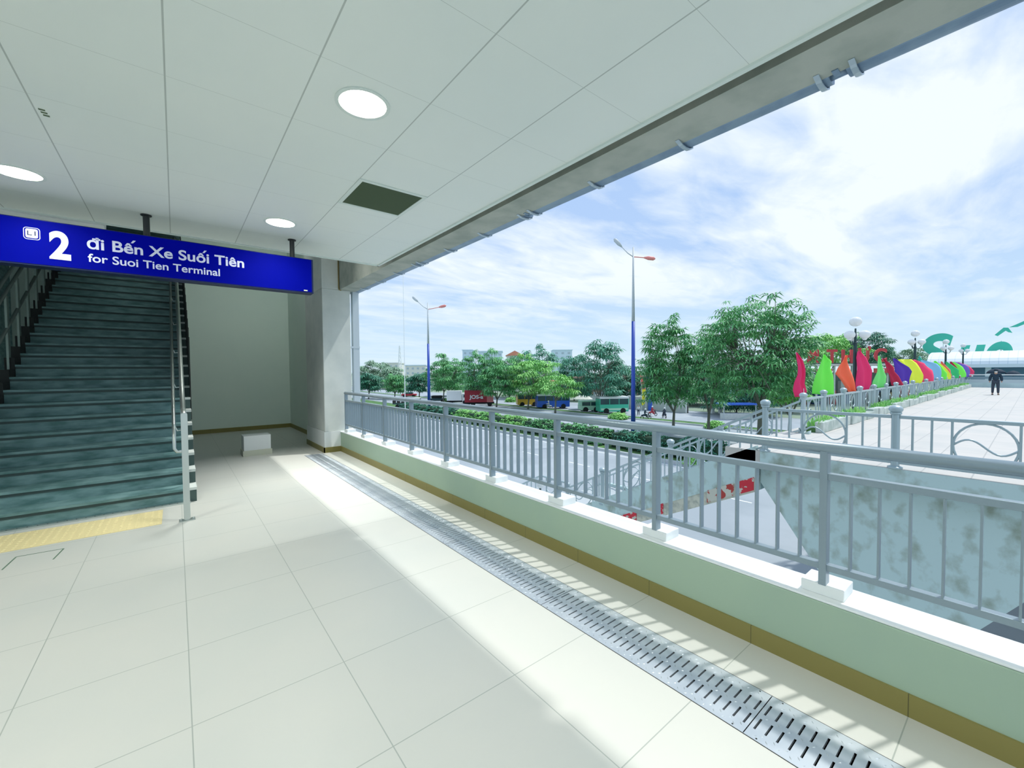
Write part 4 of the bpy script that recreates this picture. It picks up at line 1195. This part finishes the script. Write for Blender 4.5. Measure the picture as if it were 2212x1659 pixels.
def ptree(px, py_base, d, x0, x1, ytop, ybot, label, li, seed, **kw):
    """base on the ground at distance d, crown size from its angular extent"""
    bpt = P(px, py_base, d); bpt.z = GZ
    zt = P(px, ytop, d).z; zb = P(px, ybot, d).z
    w = (x1 - x0) / FPX * d * 1.12
    kw['ntips'] = int(kw.get('ntips', 220) * 1.05)
    kw['lr'] = kw.get('lr', 0.9) * 1.18
    off = ((x0 + x1) / 2 - px) / FPX * d
    return tree(tuple(bpt), zt, w, label, m_leaf[li], seed, zb, lean=(Rt.x * off, Rt.y * off), **kw)
ptree(1454, 905, 50, 1372, 1508, 690, 888, 'bushy bright green tree just right of the tall blue lamp post', 0, 3, ntips=430, lr=0.85, shoots=1)
ptree(1530, 905, 46, 1478, 1585, 705, 890, 'mid green tree between the lamp post tree and the largest tree', 0, 8, ntips=300, lr=0.75)
ptree(1640, 880, 38, 1520, 1750, 645, 872, 'largest wide tree left of the pink flag, behind the outdoor stairs', 0, 5, ntips=900, lr=0.66, trunk_r=0.2)
ptree(1706, 880, 42, 1640, 1755, 770, 880, 'low yellowish green tree at the foot of the largest tree', 1, 25, ntips=260, lr=0.6)
ptree(1295, 892, 75, 1246, 1354, 732, 868, 'tall slender blue green tree left of the tall blue lamp post', 3, 12, ntips=330, lr=1.05, shoots=0)
ptree(1199, 890, 73, 1178, 1262, 806, 862, 'small yellow green sapling tree in front of the blue bus', 1, 21, ntips=170, lr=0.85)
ptree(1140, 884, 84, 1098, 1212, 772, 862, 'yellow green tree right of the red container, by the bus', 1, 31, ntips=330, lr=1.0, shoots=2)
ptree(1072, 880, 86, 1040, 1130, 778, 862, 'mid green tree directly in front of the red container', 0, 34, ntips=280, lr=1.0, shoots=4)
ptree(1022, 872, 92, 990, 1085, 762, 850, 'tree with tall bare shoots left of the red container', 0, 42, ntips=300, lr=1.0, shoots=6)
ptree(957, 863, 104, 922, 1010, 772, 845, 'loose green tree immediately right of the far blue lamp post', 0, 51, ntips=330, lr=1.1, shoots=4)
ptree(905, 862, 112, 878, 932, 805, 848, 'small dense green tree immediately left of the far blue lamp post', 2, 55, ntips=230, lr=1.1)
ptree(852, 860, 118, 826, 884, 808, 850, 'small rounded tree below the thin white mast', 0, 58, ntips=220, lr=1.1)
ptree(796, 858, 120, 772, 828, 806, 846, 'dark rounded tree nearest the concrete column', 2, 61, ntips=220, lr=1.2)
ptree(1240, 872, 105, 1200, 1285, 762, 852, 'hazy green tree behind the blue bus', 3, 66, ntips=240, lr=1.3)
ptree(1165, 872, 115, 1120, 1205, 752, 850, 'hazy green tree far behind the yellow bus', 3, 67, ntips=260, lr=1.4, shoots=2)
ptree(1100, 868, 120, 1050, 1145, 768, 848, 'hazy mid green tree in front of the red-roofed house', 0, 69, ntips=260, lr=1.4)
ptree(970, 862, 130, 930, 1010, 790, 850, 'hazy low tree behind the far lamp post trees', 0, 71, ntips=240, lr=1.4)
ptree(1790, 800, 120, 1738, 1852, 718, 790, 'light green spreading tree behind the red letters', 1, 76, ntips=420, lr=1.3)
ptree(1868, 800, 130, 1815, 1922, 716, 790, 'dark blue green tree behind the nearest globe lamp', 2, 79, ntips=420, lr=1.3)
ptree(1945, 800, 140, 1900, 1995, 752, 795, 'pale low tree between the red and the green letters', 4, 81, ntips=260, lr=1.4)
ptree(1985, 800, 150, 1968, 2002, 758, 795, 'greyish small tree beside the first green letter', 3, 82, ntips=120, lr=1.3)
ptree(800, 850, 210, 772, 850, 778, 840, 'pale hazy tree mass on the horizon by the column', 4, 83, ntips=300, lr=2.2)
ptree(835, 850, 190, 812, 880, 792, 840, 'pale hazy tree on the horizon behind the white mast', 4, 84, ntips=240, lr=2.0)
ptree(1415, 860, 110, 1380, 1470, 775, 860, 'dark tree in the distance behind the yellow banner', 2, 86, ntips=300, lr=1.3)
ptree(1330, 860, 112, 1290, 1385, 782, 862, 'dark distant tree left of the blue lamp pole, above the minibus', 2, 87, ntips=300, lr=1.3)
ptree(1490, 860, 90, 1430, 1580, 772, 885, 'dark green background tree seen through the lamp post tree', 2, 88, ntips=620, lr=1.1)
ptree(1590, 870, 70, 1520, 1680, 790, 892, 'dark green background tree below the largest tree', 2, 89, ntips=620, lr=0.9)
ptree(1700, 850, 75, 1650, 1765, 790, 875, 'dark green background tree between the largest tree and the lime flag', 2, 92, ntips=420, lr=0.9)
ptree(1255, 850, 160, 1190, 1300, 800, 846, 'distant tree belt above the buses', 2, 90, ntips=260, lr=1.8)
ptree(1060, 850, 170, 985, 1130, 800, 846, 'distant dark tree belt above the red container', 2, 91, ntips=300, lr=2.0)

# hedge in the median
def hedge(ya, yb, lab, seed, li):
    rg = random.Random(seed)
    t = thing('hedge', lab, 'hedge', (34, ya, GZ))
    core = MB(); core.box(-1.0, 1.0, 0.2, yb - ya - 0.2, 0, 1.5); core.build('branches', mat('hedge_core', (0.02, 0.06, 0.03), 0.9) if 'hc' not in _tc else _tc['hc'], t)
    m = MB()
    for i in range(int((yb - ya) * 95)):
        y = rg.uniform(0, yb - ya); hgt = 1.75 + 0.3 * sin(y * 1.1 + seed) + 0.2 * sin(y * 2.7)
        a = rg.uniform(-0.2, pi + 0.2); x = -1.35 * cos(a); z = max(0.1, hgt * (0.25 + 0.75 * abs(sin(a)) ** 0.6) * rg.uniform(0.55, 1.05))
        leaf_star(m, Vector((x, y, z)), rg.uniform(0.22, 0.36), rg, 6, w=0.5)
    m.build('foliage', m_leaf[li], t)
hedge(13, 26, 'dark green hedge in the median right of the tall blue lamp post', 3, 2)
hedge(26.8, 39, 'bright topped hedge in the median left of the tall blue lamp post', 4, 0)
hedge(39.5, 56, 'bright green hedge in the median, middle stretch', 5, 1)
hedge(56.5, 75, 'darker far stretch of the median hedge', 6, 2)
for i, (px, py, s, lab) in enumerate(((1335, 905, 1.0, 'low light green shrub on the median behind the minibus'), (1545, 925, 0.9, 'small round shrub left of the outdoor stair railing'),
                                      (1105, 868, 1.1, 'yellow green shrub in front of the red container'), (975, 868, 1.2, 'low yellow shrub right of the far lamp post'), (1500, 1005, 0.6, 'small yellow flowering shrub seen through the stair railing'))):
    c = G(px, py); rg = random.Random(i + 50)
    t = thing('shrub', lab, 'shrub', tuple(c)); m = MB()
    for k in range(220):
        d_ = Vector((rg.gauss(0, 1), rg.gauss(0, 1), abs(rg.gauss(0, 1)))).normalized() * s * rg.uniform(0.6, 1.0)
        leaf_star(m, Vector((d_.x * 1.5, d_.y * 1.5, 0.1 + d_.z)), 0.35 * s, rg, 6, w=0.5)
    m.build('foliage', m_leaf[1], t)
    MB().tube([(0, 0, 0), (0, 0, 0.6 * s)], 0.05, 6).build('stem', m_trunk, t)

# ================================================================== STREET LAMPS, MAST
def street_lamp(x, y, topz, lab, left, right, s=1.0, rz=0):
    t = thing('street_lamp', lab, 'street lamp', (x, y, GZ + 0.15), 0, 'tall double-arm street lamps')
    h = topz - GZ - 0.15
    MB().tube([(0, 0, 0), (0, 0, h * 0.62)], [0.24 * s, 0.17 * s], 12).build('lower_pole', m_blue, t, smooth=True)
    MB().tube([(0, 0, h * 0.62), (0, 0, h)], [0.165 * s, 0.07 * s], 12).build('upper_pole', m_lhead, t, smooth=True)
    MB().lathe((0, 0, 0), [(0.35 * s, 0), (0.35 * s, 0.05), (0.25 * s, 0.1), (0.24 * s, 0.6)], 12).build('base', m_blue, t)
    rr = R0
    for sgn, ln, rise, mt in ((-1, left[0], left[1], m_lhead), (1, right[0], right[1], m_lred)):
        a = Vector((0, 0, h - 1.0 * s)); e_ = rr * (sgn * ln) + Vector((0, 0, h - 1.0 * s + rise))
        md = rr * (sgn * ln * 0.45) + Vector((0, 0, h - 1.0 * s + rise * 0.35))
        ao = MB().tube([a, md, e_], 0.05 * s, 6).build('arm', m_lred if sgn > 0 else m_lhead, t, smooth=True)
        d_ = (e_ - md).normalized()
        hd = MB(); hd.tube([e_ - d_ * 0.1, e_ + d_ * 0.35 * s, e_ + d_ * 0.9 * s, e_ + d_ * 1.1 * s], [0.07 * s, 0.2 * s, 0.2 * s, 0.06 * s], 8, flat=0.5)
        hd.build('lamp_head', mt, ao, smooth=True)
    return t
def zat(x, y, py):
    v = Vector((x, y, 0)) - EYE
    # find z with given image row along this vertical
    lo, hi = -10, 60
    for _ in range(50):
        md = (lo + hi) / 2; q = Vector((x, y, md)) - EYE; yy = H / 2 - FPX * q.dot(Up) / q.dot(Fw)
        if yy > py: lo = md
        else: hi = md
    return lo
street_lamp(37.51, 26.5, zat(37.5, 26.5, 534), 'tall blue street lamp post with two arms in the middle of the sky', (1.25, 1.1), (1.2, -0.1), 1.0)
street_lamp(38.04, 73.2, zat(38.0, 73.2, 654), 'farther, smaller blue double-arm lamp post left of centre', (1.9, 1.5), (2.2, 0.4), 1.25)
ms = thing('thin_mast', 'very thin pale mast or cable left of the far lamp post', 'mast', tuple(Vector((P(874, 800, 60).x, P(874, 800, 60).y, GZ))))
MB().tube([(0, 0, 0), (0, 0, P(874, 592, 60).z - GZ)], [0.07, 0.035], 6).build('pole', m_white, ms)
MB().tube([(0, 0, 0), (0, 0, 1.5)], 0.12, 8).build('base', m_trunk, ms)

# ================================================================== VEHICLES
m_tyre = mat('tyre_rubber', (0.015, 0.018, 0.02), 0.9)
m_glass = mat('vehicle_glass', (0.03, 0.08, 0.09), 0.15)
def wheels(t, xs, w, r=0.48):
    for x in xs:
        for s in (-1, 1):
            m = MB(); m.tube([(x, s * w - 0.14, r), (x, s * w + 0.14, r)], r, 16); m.build('wheel', m_tyre, t)
def place_vehicle(name, lab, cat, px, py, rz):
    c = G(px, py)
    return thing(name, lab, cat, (c.x, c.y, GZ), rz)
ALONG = pi / 2
def bus(px, py, rz, L, Hh_, body, roof, lab, stripe=None, pane_h=0.42, pole=None):
    t = place_vehicle('bus', lab, 'bus', px, py, rz)
    w = 1.25
    z0, z1 = 0.35, Hh_
    zw0 = z0 + (z1 - z0) * 0.48; zw1 = z0 + (z1 - z0) * 0.84
    MB().box(-L / 2, L / 2, -w, w, z0, zw0).build('lower_body', body, t, bevel=0.08)
    wb = MB().box(-L / 2 + 0.04, L / 2 - 0.04, -w + 0.03, w - 0.03, zw0, zw1).build('window_band', m_glass, t)
    m = MB()
    for k in range(int(L / 1.4) + 1):
        x = -L / 2 + 0.05 + k * (L - 0.1) / int(L / 1.4)
        m.box(x - 0.05, x + 0.05, -w, w, zw0, zw1)
    m.build('window_pillars', body, wb)
    MB().box(-L / 2, L / 2, -w, w, zw1, z1).build('roof', roof, t, bevel=0.1)
    if stripe:
        MB().box(-L / 2 + 0.2, L / 2 - 0.2, -w - 0.01, w + 0.01, z0 + 0.25, z0 + 0.6).build('stripe', stripe, t)
    wheels(t, (-L * 0.28, L * 0.30), w - 0.05)
    return t
m_bblue = mat('bus_blue', (0.03, 0.13, 0.62), 0.35); m_bgreen = mat('bus_green', (0.06, 0.55, 0.36), 0.35)
m_byel = mat('bus_yellow', (0.85, 0.50, 0.06), 0.35); m_lg = mat('bus_pale_green', (0.50, 0.80, 0.60), 0.4)
RA = -yaw + pi
bus(1193, 882, -yaw + radians(8), 6.6, 3.0, m_bblue, m_white, 'blue city bus with white roof on the far road', stripe=m_glass and m_bblue)
bus(1139, 877, -yaw + radians(8), 4.6, 2.9, m_byel, m_lg, 'yellow and green bus just behind the blue bus')
bus(1322, 892, -yaw + radians(6), 5.2, 3.0, m_bgreen, m_white, 'green and white minibus left of the blue lamp pole', stripe=m_lg)
bus(1272, 889, -yaw + radians(6), 3.4, 2.1, m_lg, m_lg, 'pale green van parked behind the slender tree')
# container truck
m_ctr = mat('container_red', (0.42, 0.03, 0.05), 0.6); m_ctr2 = mat('container_pink_end', (0.70, 0.25, 0.25), 0.6)
ct = place_vehicle('container_truck', 'red shipping container on a truck at the roadside', 'truck', 1036, 877, -yaw + radians(4))
m = MB(); m.box(-3.2, 1.6, -1.2, 1.2, 0.9, 3.45)
for k in range(16): m.box(-3.15 + k * 0.29, -3.0 + k * 0.29, -1.25, 1.25, 1.0, 3.35)
m.build('container', m_ctr, ct)
m = MB(); m.box(1.6, 3.0, -1.2, 1.2, 0.9, 3.45)
for k in range(4): m.box(1.72 + k * 0.32, 1.78 + k * 0.32, -1.26, 1.26, 0.95, 3.4)
m.build('container_door', m_ctr2, ct)
MB().box(-3.2, 3.2, -1.0, 1.0, 0.55, 0.9).build('chassis', m_tyre, ct)
text('container_marking', 'JOS-a', m_white, tuple(Vector(ct.location) + Vector((cos(-yaw + radians(4)) * -2.2 - sin(-yaw + radians(4)) * -1.28 * 1, sin(-yaw + radians(4)) * -2.2 + cos(-yaw + radians(4)) * -1.28, 1.7))), (cos(-yaw + radians(4)), sin(-yaw + radians(4)), 0), 3.0, 0.75, None, bold=0.03, depth=0.02)
_cm = [o for o in bpy.data.objects if o.name.startswith('container_marking')][0]
_cm.parent = ct; bpy.context.view_layer.update(); _cm.matrix_parent_inverse = ct.matrix_world.inverted()
wheels(ct, (-2.5, -1.4, 2.2), 1.0, 0.5)
wt = place_vehicle('box_truck', 'white box truck parked left of the red container', 'truck', 988, 872, -yaw + radians(4))
MB().box(-2.4, 1.1, -1.1, 1.1, 0.8, 3.1).build('cargo_box', m_white, wt, bevel=0.05)
MB().box(1.2, 2.5, -1.05, 1.05, 0.5, 2.5).build('cab', m_white, wt, bevel=0.1)
MB().box(1.5, 2.53, -1.07, 1.07, 1.5, 2.15).build('cab_glass', m_glass, wt)
MB().box(-2.4, 2.4, -0.9, 0.9, 0.5, 0.8).build('chassis', m_tyre, wt)
wheels(wt, (-1.5, 1.7), 0.95, 0.42)
fb = place_vehicle('flatbed_truck', 'dark flatbed truck seen through the top of the parapet railing', 'truck', 878, 882, -yaw)
MB().box(-2.6, 1.4, -1.0, 1.0, 0.9, 1.15).build('flat_bed', m_glass, fb)
for k in range(5): MB().box(-2.6 + k * 0.9, -2.45 + k * 0.9, -1.0, 1.0, 1.15, 1.7).build('stake', m_tyre, fb)
MB().box(1.5, 2.8, -1.0, 1.0, 0.6, 2.2).build('cab', m_colm, fb, bevel=0.08)
MB().box(1.6, 2.83, -1.02, 1.02, 1.4, 2.0).build('cab_glass', m_glass, fb)
wheels(fb, (-1.6, -0.6, 2.0), 0.9, 0.45)
rc = place_vehicle('car', 'small red car under the small dense tree left of the far lamp post', 'car', 884, 857, -yaw)
MB().box(-2.2, 2.2, -0.9, 0.9, 0.3, 0.9).build('body', m_ctr, rc, bevel=0.15)
MB().box(-1.2, 1.2, -0.8, 0.8, 0.9, 1.45).build('cabin', m_glass, rc, bevel=0.2)
wheels(rc, (-1.4, 1.4), 0.8, 0.32)
dc = place_vehicle('car', 'dark car parked by the white box truck', 'car', 944, 868, -yaw)
MB().box(-2.2, 2.2, -0.9, 0.9, 0.3, 0.95).build('body', m_glass, dc, bevel=0.15)
MB().box(-1.3, 1.3, -0.8, 0.8, 0.95, 1.6).build('cabin', m_tyre, dc, bevel=0.2)
wheels(dc, (-1.4, 1.4), 0.8, 0.32)

def scooter(px, py, rz, lab, plab, jm):
    c = G(px, py)
    t = thing('motorbike', lab, 'motorbike', (c.x, c.y, GZ), rz)
    for x in (-0.62, 0.62):
        m = MB(); m.tube([(x + 0.24 * cos(2 * pi * k / 14), 0, 0.29 + 0.24 * sin(2 * pi * k / 14)) for k in range(14)], 0.05, 6, closed=True)
        m.build('wheel', m_tyre, t)
    MB().tube([(-0.75, 0, 0.62), (-0.35, 0, 0.68), (0.05, 0, 0.62), (0.25, 0, 0.38)], [0.08, 0.15, 0.13, 0.08], 8).build('body', jm, t, smooth=True)
    MB().tube([(0.62, 0, 0.3), (0.48, 0, 0.75), (0.40, 0, 1.0)], [0.05, 0.09, 0.05], 8).build('fork', m_black, t, smooth=True)
    MB().tube([(0.38, -0.3, 1.02), (0.42, 0, 1.0), (0.38, 0.3, 1.02)], 0.02, 6).build('handlebar', m_black, t)
    p = thing('person', plab, 'person', (c.x, c.y, GZ), rz)
    V = [(-0.2, 0, 0.80), (-0.18, 0, 1.0), (-0.12, 0, 1.22), (-0.1, 0, 1.36), (-0.08, 0, 1.46), (-0.07, 0, 1.58),
         (-0.1, 0.1, 0.8), (0.22, 0.15, 0.75), (0.15, 0.16, 0.38), (0.28, 0.16, 0.33), (-0.1, -0.1, 0.8), (0.22, -0.15, 0.75), (0.15, -0.16, 0.38), (0.28, -0.16, 0.33),
         (-0.12, 0.17, 1.28), (0.05, 0.24, 1.05), (0.36, 0.24, 1.05), (-0.12, -0.17, 1.28), (0.05, -0.24, 1.05), (0.36, -0.24, 1.05)]
    E = [(0, 1), (1, 2), (2, 3), (3, 4), (4, 5), (0, 6), (6, 7), (7, 8), (8, 9), (0, 10), (10, 11), (11, 12), (12, 13), (2, 14), (14, 15), (15, 16), (2, 17), (17, 18), (18, 19)]
    Rd = [0.13, 0.12, 0.13, 0.06, 0.09, 0.08, 0.09, 0.07, 0.045, 0.04, 0.09, 0.07, 0.045, 0.04, 0.06, 0.045, 0.035, 0.06, 0.045, 0.035]
    skin_obj('body', V, E, Rd, jm, p, 0, 1)
    MB().ball((-0.07, 0, 1.58), 0.14, 12, 8, 0.85).build('helmet', m_white, p, smooth=True)
scooter(1395, 906, -yaw + radians(10), 'dark motorbike crossing right of the tall lamp post', 'rider in dark jacket and white helmet right of the tall lamp post', m_jack)
scooter(1410, 899, -yaw + radians(20), 'red motorbike beside the dark one near the blue booth', 'rider in red top near the blue booth', m_ctr)
scooter(1184, 884, -yaw + radians(190), 'motorbike in front of the blue bus', 'rider with pale shirt in front of the blue bus', m_colm)
scooter(1435, 903, -yaw + radians(90), 'motorbike heading away beside the lamp post tree', 'rider in dark clothes by the lamp post tree', m_trou)
pq = G(1379, 897)
person((pq.x, pq.y, GZ), 2.2, 'standing person in pale shirt just right of the tall lamp post', m_colm, m_trou, cap=False, mask=False)
# parasol, feather banner, booth
def PT(px, py): c = G(px, py); return (c.x, c.y, GZ)
t = thing('parasol', 'cream street parasol between the blue bus and the minibus', 'parasol', PT(1259, 884))
MB().lathe((0, 0, 2.05), [(1.9, -0.05), (1.85, 0.05), (1.0, 0.55), (0.05, 0.8)], 14).build('canopy', mat('cream_canvas', (0.72, 0.74, 0.66), 0.8), t)
MB().tube([(0, 0, 0), (0, 0, 2.8)], 0.04, 6).build('pole', m_white, t)
MB().box(-0.9, 0.9, -0.5, 0.5, 0, 0.9).build('stall_table', m_colm, t)
t = thing('feather_banner', 'tall yellow and red feather banner right of the tall lamp post', 'banner', PT(1386, 888), -yaw)
MB().prism([(0, 0, 1.0), (0.55, 0, 1.3), (0.75, 0, 4.0), (0.1, 0, 4.0)], (0, -0.02, 0), (0, 0.02, 0)).build('lower_cloth', mat('banner_yellow', (0.85, 0.75, 0.03), 0.7), t)
MB().prism([(0.1, 0, 4.0), (0.75, 0, 4.0), (0.3, 0, 6.0), (-0.5, 0, 7.4)], (0, -0.02, 0), (0, 0.02, 0)).build('upper_cloth', mat('banner_red', (0.75, 0.20, 0.15), 0.7), t)
MB().tube([(0, 0, 0), (0.05, 0, 4), (-0.5, 0, 7.4)], 0.04, 6).build('pole', m_white, t)
t = thing('sign_booth', 'small blue booth right of the feather banner', 'booth', PT(1409, 886), -yaw)
MB().box(-0.8, 0.8, -0.6, 0.6, 0, 4.0).build('body', m_bblue, t, bevel=0.05)
MB().box(-0.5, 0.5, -0.63, -0.6, 1.8, 3.3).build('panel', m_lhead, t)
MB().box(-0.95, 0.95, -0.75, 0.75, 4.0, 4.25).build('roof', m_white, t)
t = thing('gate_post', 'white and green gate pillar with leaf sign below the largest tree', 'pillar', PT(1548, 893), -yaw)
MB().box(-0.9, -0.5, -0.3, 0.3, 0, 4.6).build('pillar', m_white, t); MB().box(0.4, 0.8, -0.3, 0.3, 0, 4.2).build('pillar', m_white, t)
MB().prism([(-0.4, 0, 2.8), (0.4, 0, 2.5), (1.3, 0, 3.6), (1.6, 0, 5.0), (0.6, 0, 4.6), (-0.1, 0, 3.8)], (0, -0.5, 0), (0, -0.35, 0)).build('leaf_sign', m_bgreen, t)
t = thing('market_canopy', 'blue stall canopy seen through the stair railing', 'canopy', PT(1590, 905), -yaw)
MB().box(-2.5, 2.5, -1.2, 1.2, 2.2, 2.45).build('roof', m_bblue, t)
for x in (-2.4, 2.4):
    MB().box(x - 0.05, x + 0.05, -1.1, -1.0, 0, 2.2).build('post', m_lhead, t)
MB().box(-2.2, 2.2, -0.5, 0.5, 0, 0.9).build('counter', m_colm, t)

# roadside wall and shop rows behind the buses
t = thing('roadside_wall', 'long grey roadside wall with panels behind the buses', 'wall', (69.5, 38, GZ))
MB().box(0, 0.3, 0, 22, 0, 2.4).build('wall', mat('roadside_grey', (0.45, 0.50, 0.46), 0.9), t)
for k in range(6): MB().box(-0.1, 0.4, k * 4, k * 4 + 0.35, 0, 2.6).build('pier', m_colm, t)
m_hazeglass = mat('hazy_window', (0.42, 0.52, 0.58), 0.4)  # window colour paled to imitate distance haze
def building(px, pyb, d, x0, x1, ytop, lab, wm, rm, wins=0, flat=True, dep=14):
    c = P((x0 + x1) / 2, pyb, d); w = (x1 - x0) / FPX * d; zt = P(px, ytop, d).z - GZ
    t = thing('building', lab, 'building', (c.x, c.y, GZ), -yaw)
    wo = MB().box(-w / 2, w / 2, 0, dep, 0, zt).build('walls', wm, t)
    if flat: MB().box(-w / 2 - 0.4, w / 2 + 0.4, -0.4, dep + 0.4, zt, zt + 0.5).build('roof', rm, t)
    else: MB().prism([(-w / 2 - 0.5, 0, zt), (w / 2 + 0.5, 0, zt), (0, 0, zt + w * 0.3)], (0, -0.5, 0), (0, dep, 0)).build('roof', rm, t)
    for i in range(wins):
        x = -w / 2 + (i + 0.5) * w / wins
        for zz in (zt - 2.2, zt - 5.0):
            MB().box(x - w / wins * 0.2, x + w / wins * 0.2, -0.08, 0, zz, zz + 1.1).build('window', m_hazeglass, wo)
    return t
m_cream = mat('cream_wall', (0.72, 0.74, 0.68), 0.8); m_pale = mat('pale_blue_cladding', (0.60, 0.74, 0.84), 0.7)  # wall tones lightened, distance haze is part of the colour
m_tile = mat('terracotta_tile', (0.75, 0.30, 0.20), 0.8); m_shop = mat('dark_shopfront', (0.14, 0.15, 0.14), 0.8, noise=(0.8, (0.4, 0.28, 0.2), 0.5, 0.6))
building(850, 840, 260, 828, 862, 785, 'cream building with flat roof on the horizon left of the mast', m_cream, m_cream, 3)
building(893, 840, 250, 876, 920, 790, 'low white house row on the horizon right of the mast', m_cream, m_pale, 4)
building(1015, 840, 260, 1000, 1022, 757, 'pale tower block far behind the tree shoots', m_pale, m_pale, 2)
building(1060, 840, 240, 1034, 1085, 760, 'pale blue industrial hall with vertical cladding on the horizon', m_pale, m_pale, 6)
building(1112, 840, 180, 1095, 1130, 768, 'house with terracotta roof among the trees', m_cream, m_tile, 2, flat=False)
building(1215, 840, 260, 1196, 1236, 757, 'grey blue flat block behind the hazy trees', m_pale, m_pale, 3)
building(1300, 850, 125, 1225, 1380, 818, 'dark row of shopfronts behind the minibus', m_shop, mat('rust_roof', (0.40, 0.26, 0.2), 0.8), 9)
building(1430, 850, 128, 1384, 1480, 815, 'grey shophouse behind the yellow banner', m_colm, m_shop, 5)
building(1150, 850, 140, 1105, 1200, 826, 'low shop row with orange roofs behind the yellow bus', m_cream, m_tile, 6)
building(1560, 850, 120, 1490, 1700, 835, 'dim low market row behind the largest tree', m_shop, m_colm, 8, dep=5)
t = thing('radio_mast', 'thin lattice radio mast on the horizon near the cream building', 'mast', tuple(Vector((P(864, 800, 250).x, P(864, 800, 250).y, GZ))))
zt = P(864, 747, 250).z - GZ
m = MB()
for a in range(3):
    m.tube([(1.6 * cos(a * 2.1), 1.6 * sin(a * 2.1), 0), (0.3 * cos(a * 2.1), 0.3 * sin(a * 2.1), zt)], 0.18, 4)
m.build('legs', m_white, t)
m = MB()
for k in range(9):
    z = k * zt / 9; r = 1.6 - 1.3 * k / 9
    for a in range(3): m.tube([(r * cos(a * 2.1), r * sin(a * 2.1), z), (r * 0.9 * cos(a * 2.1 + 2.1), r * 0.9 * sin(a * 2.1 + 2.1), z + zt / 9)], 0.1, 4)
m.build('bracing', m_white, t)
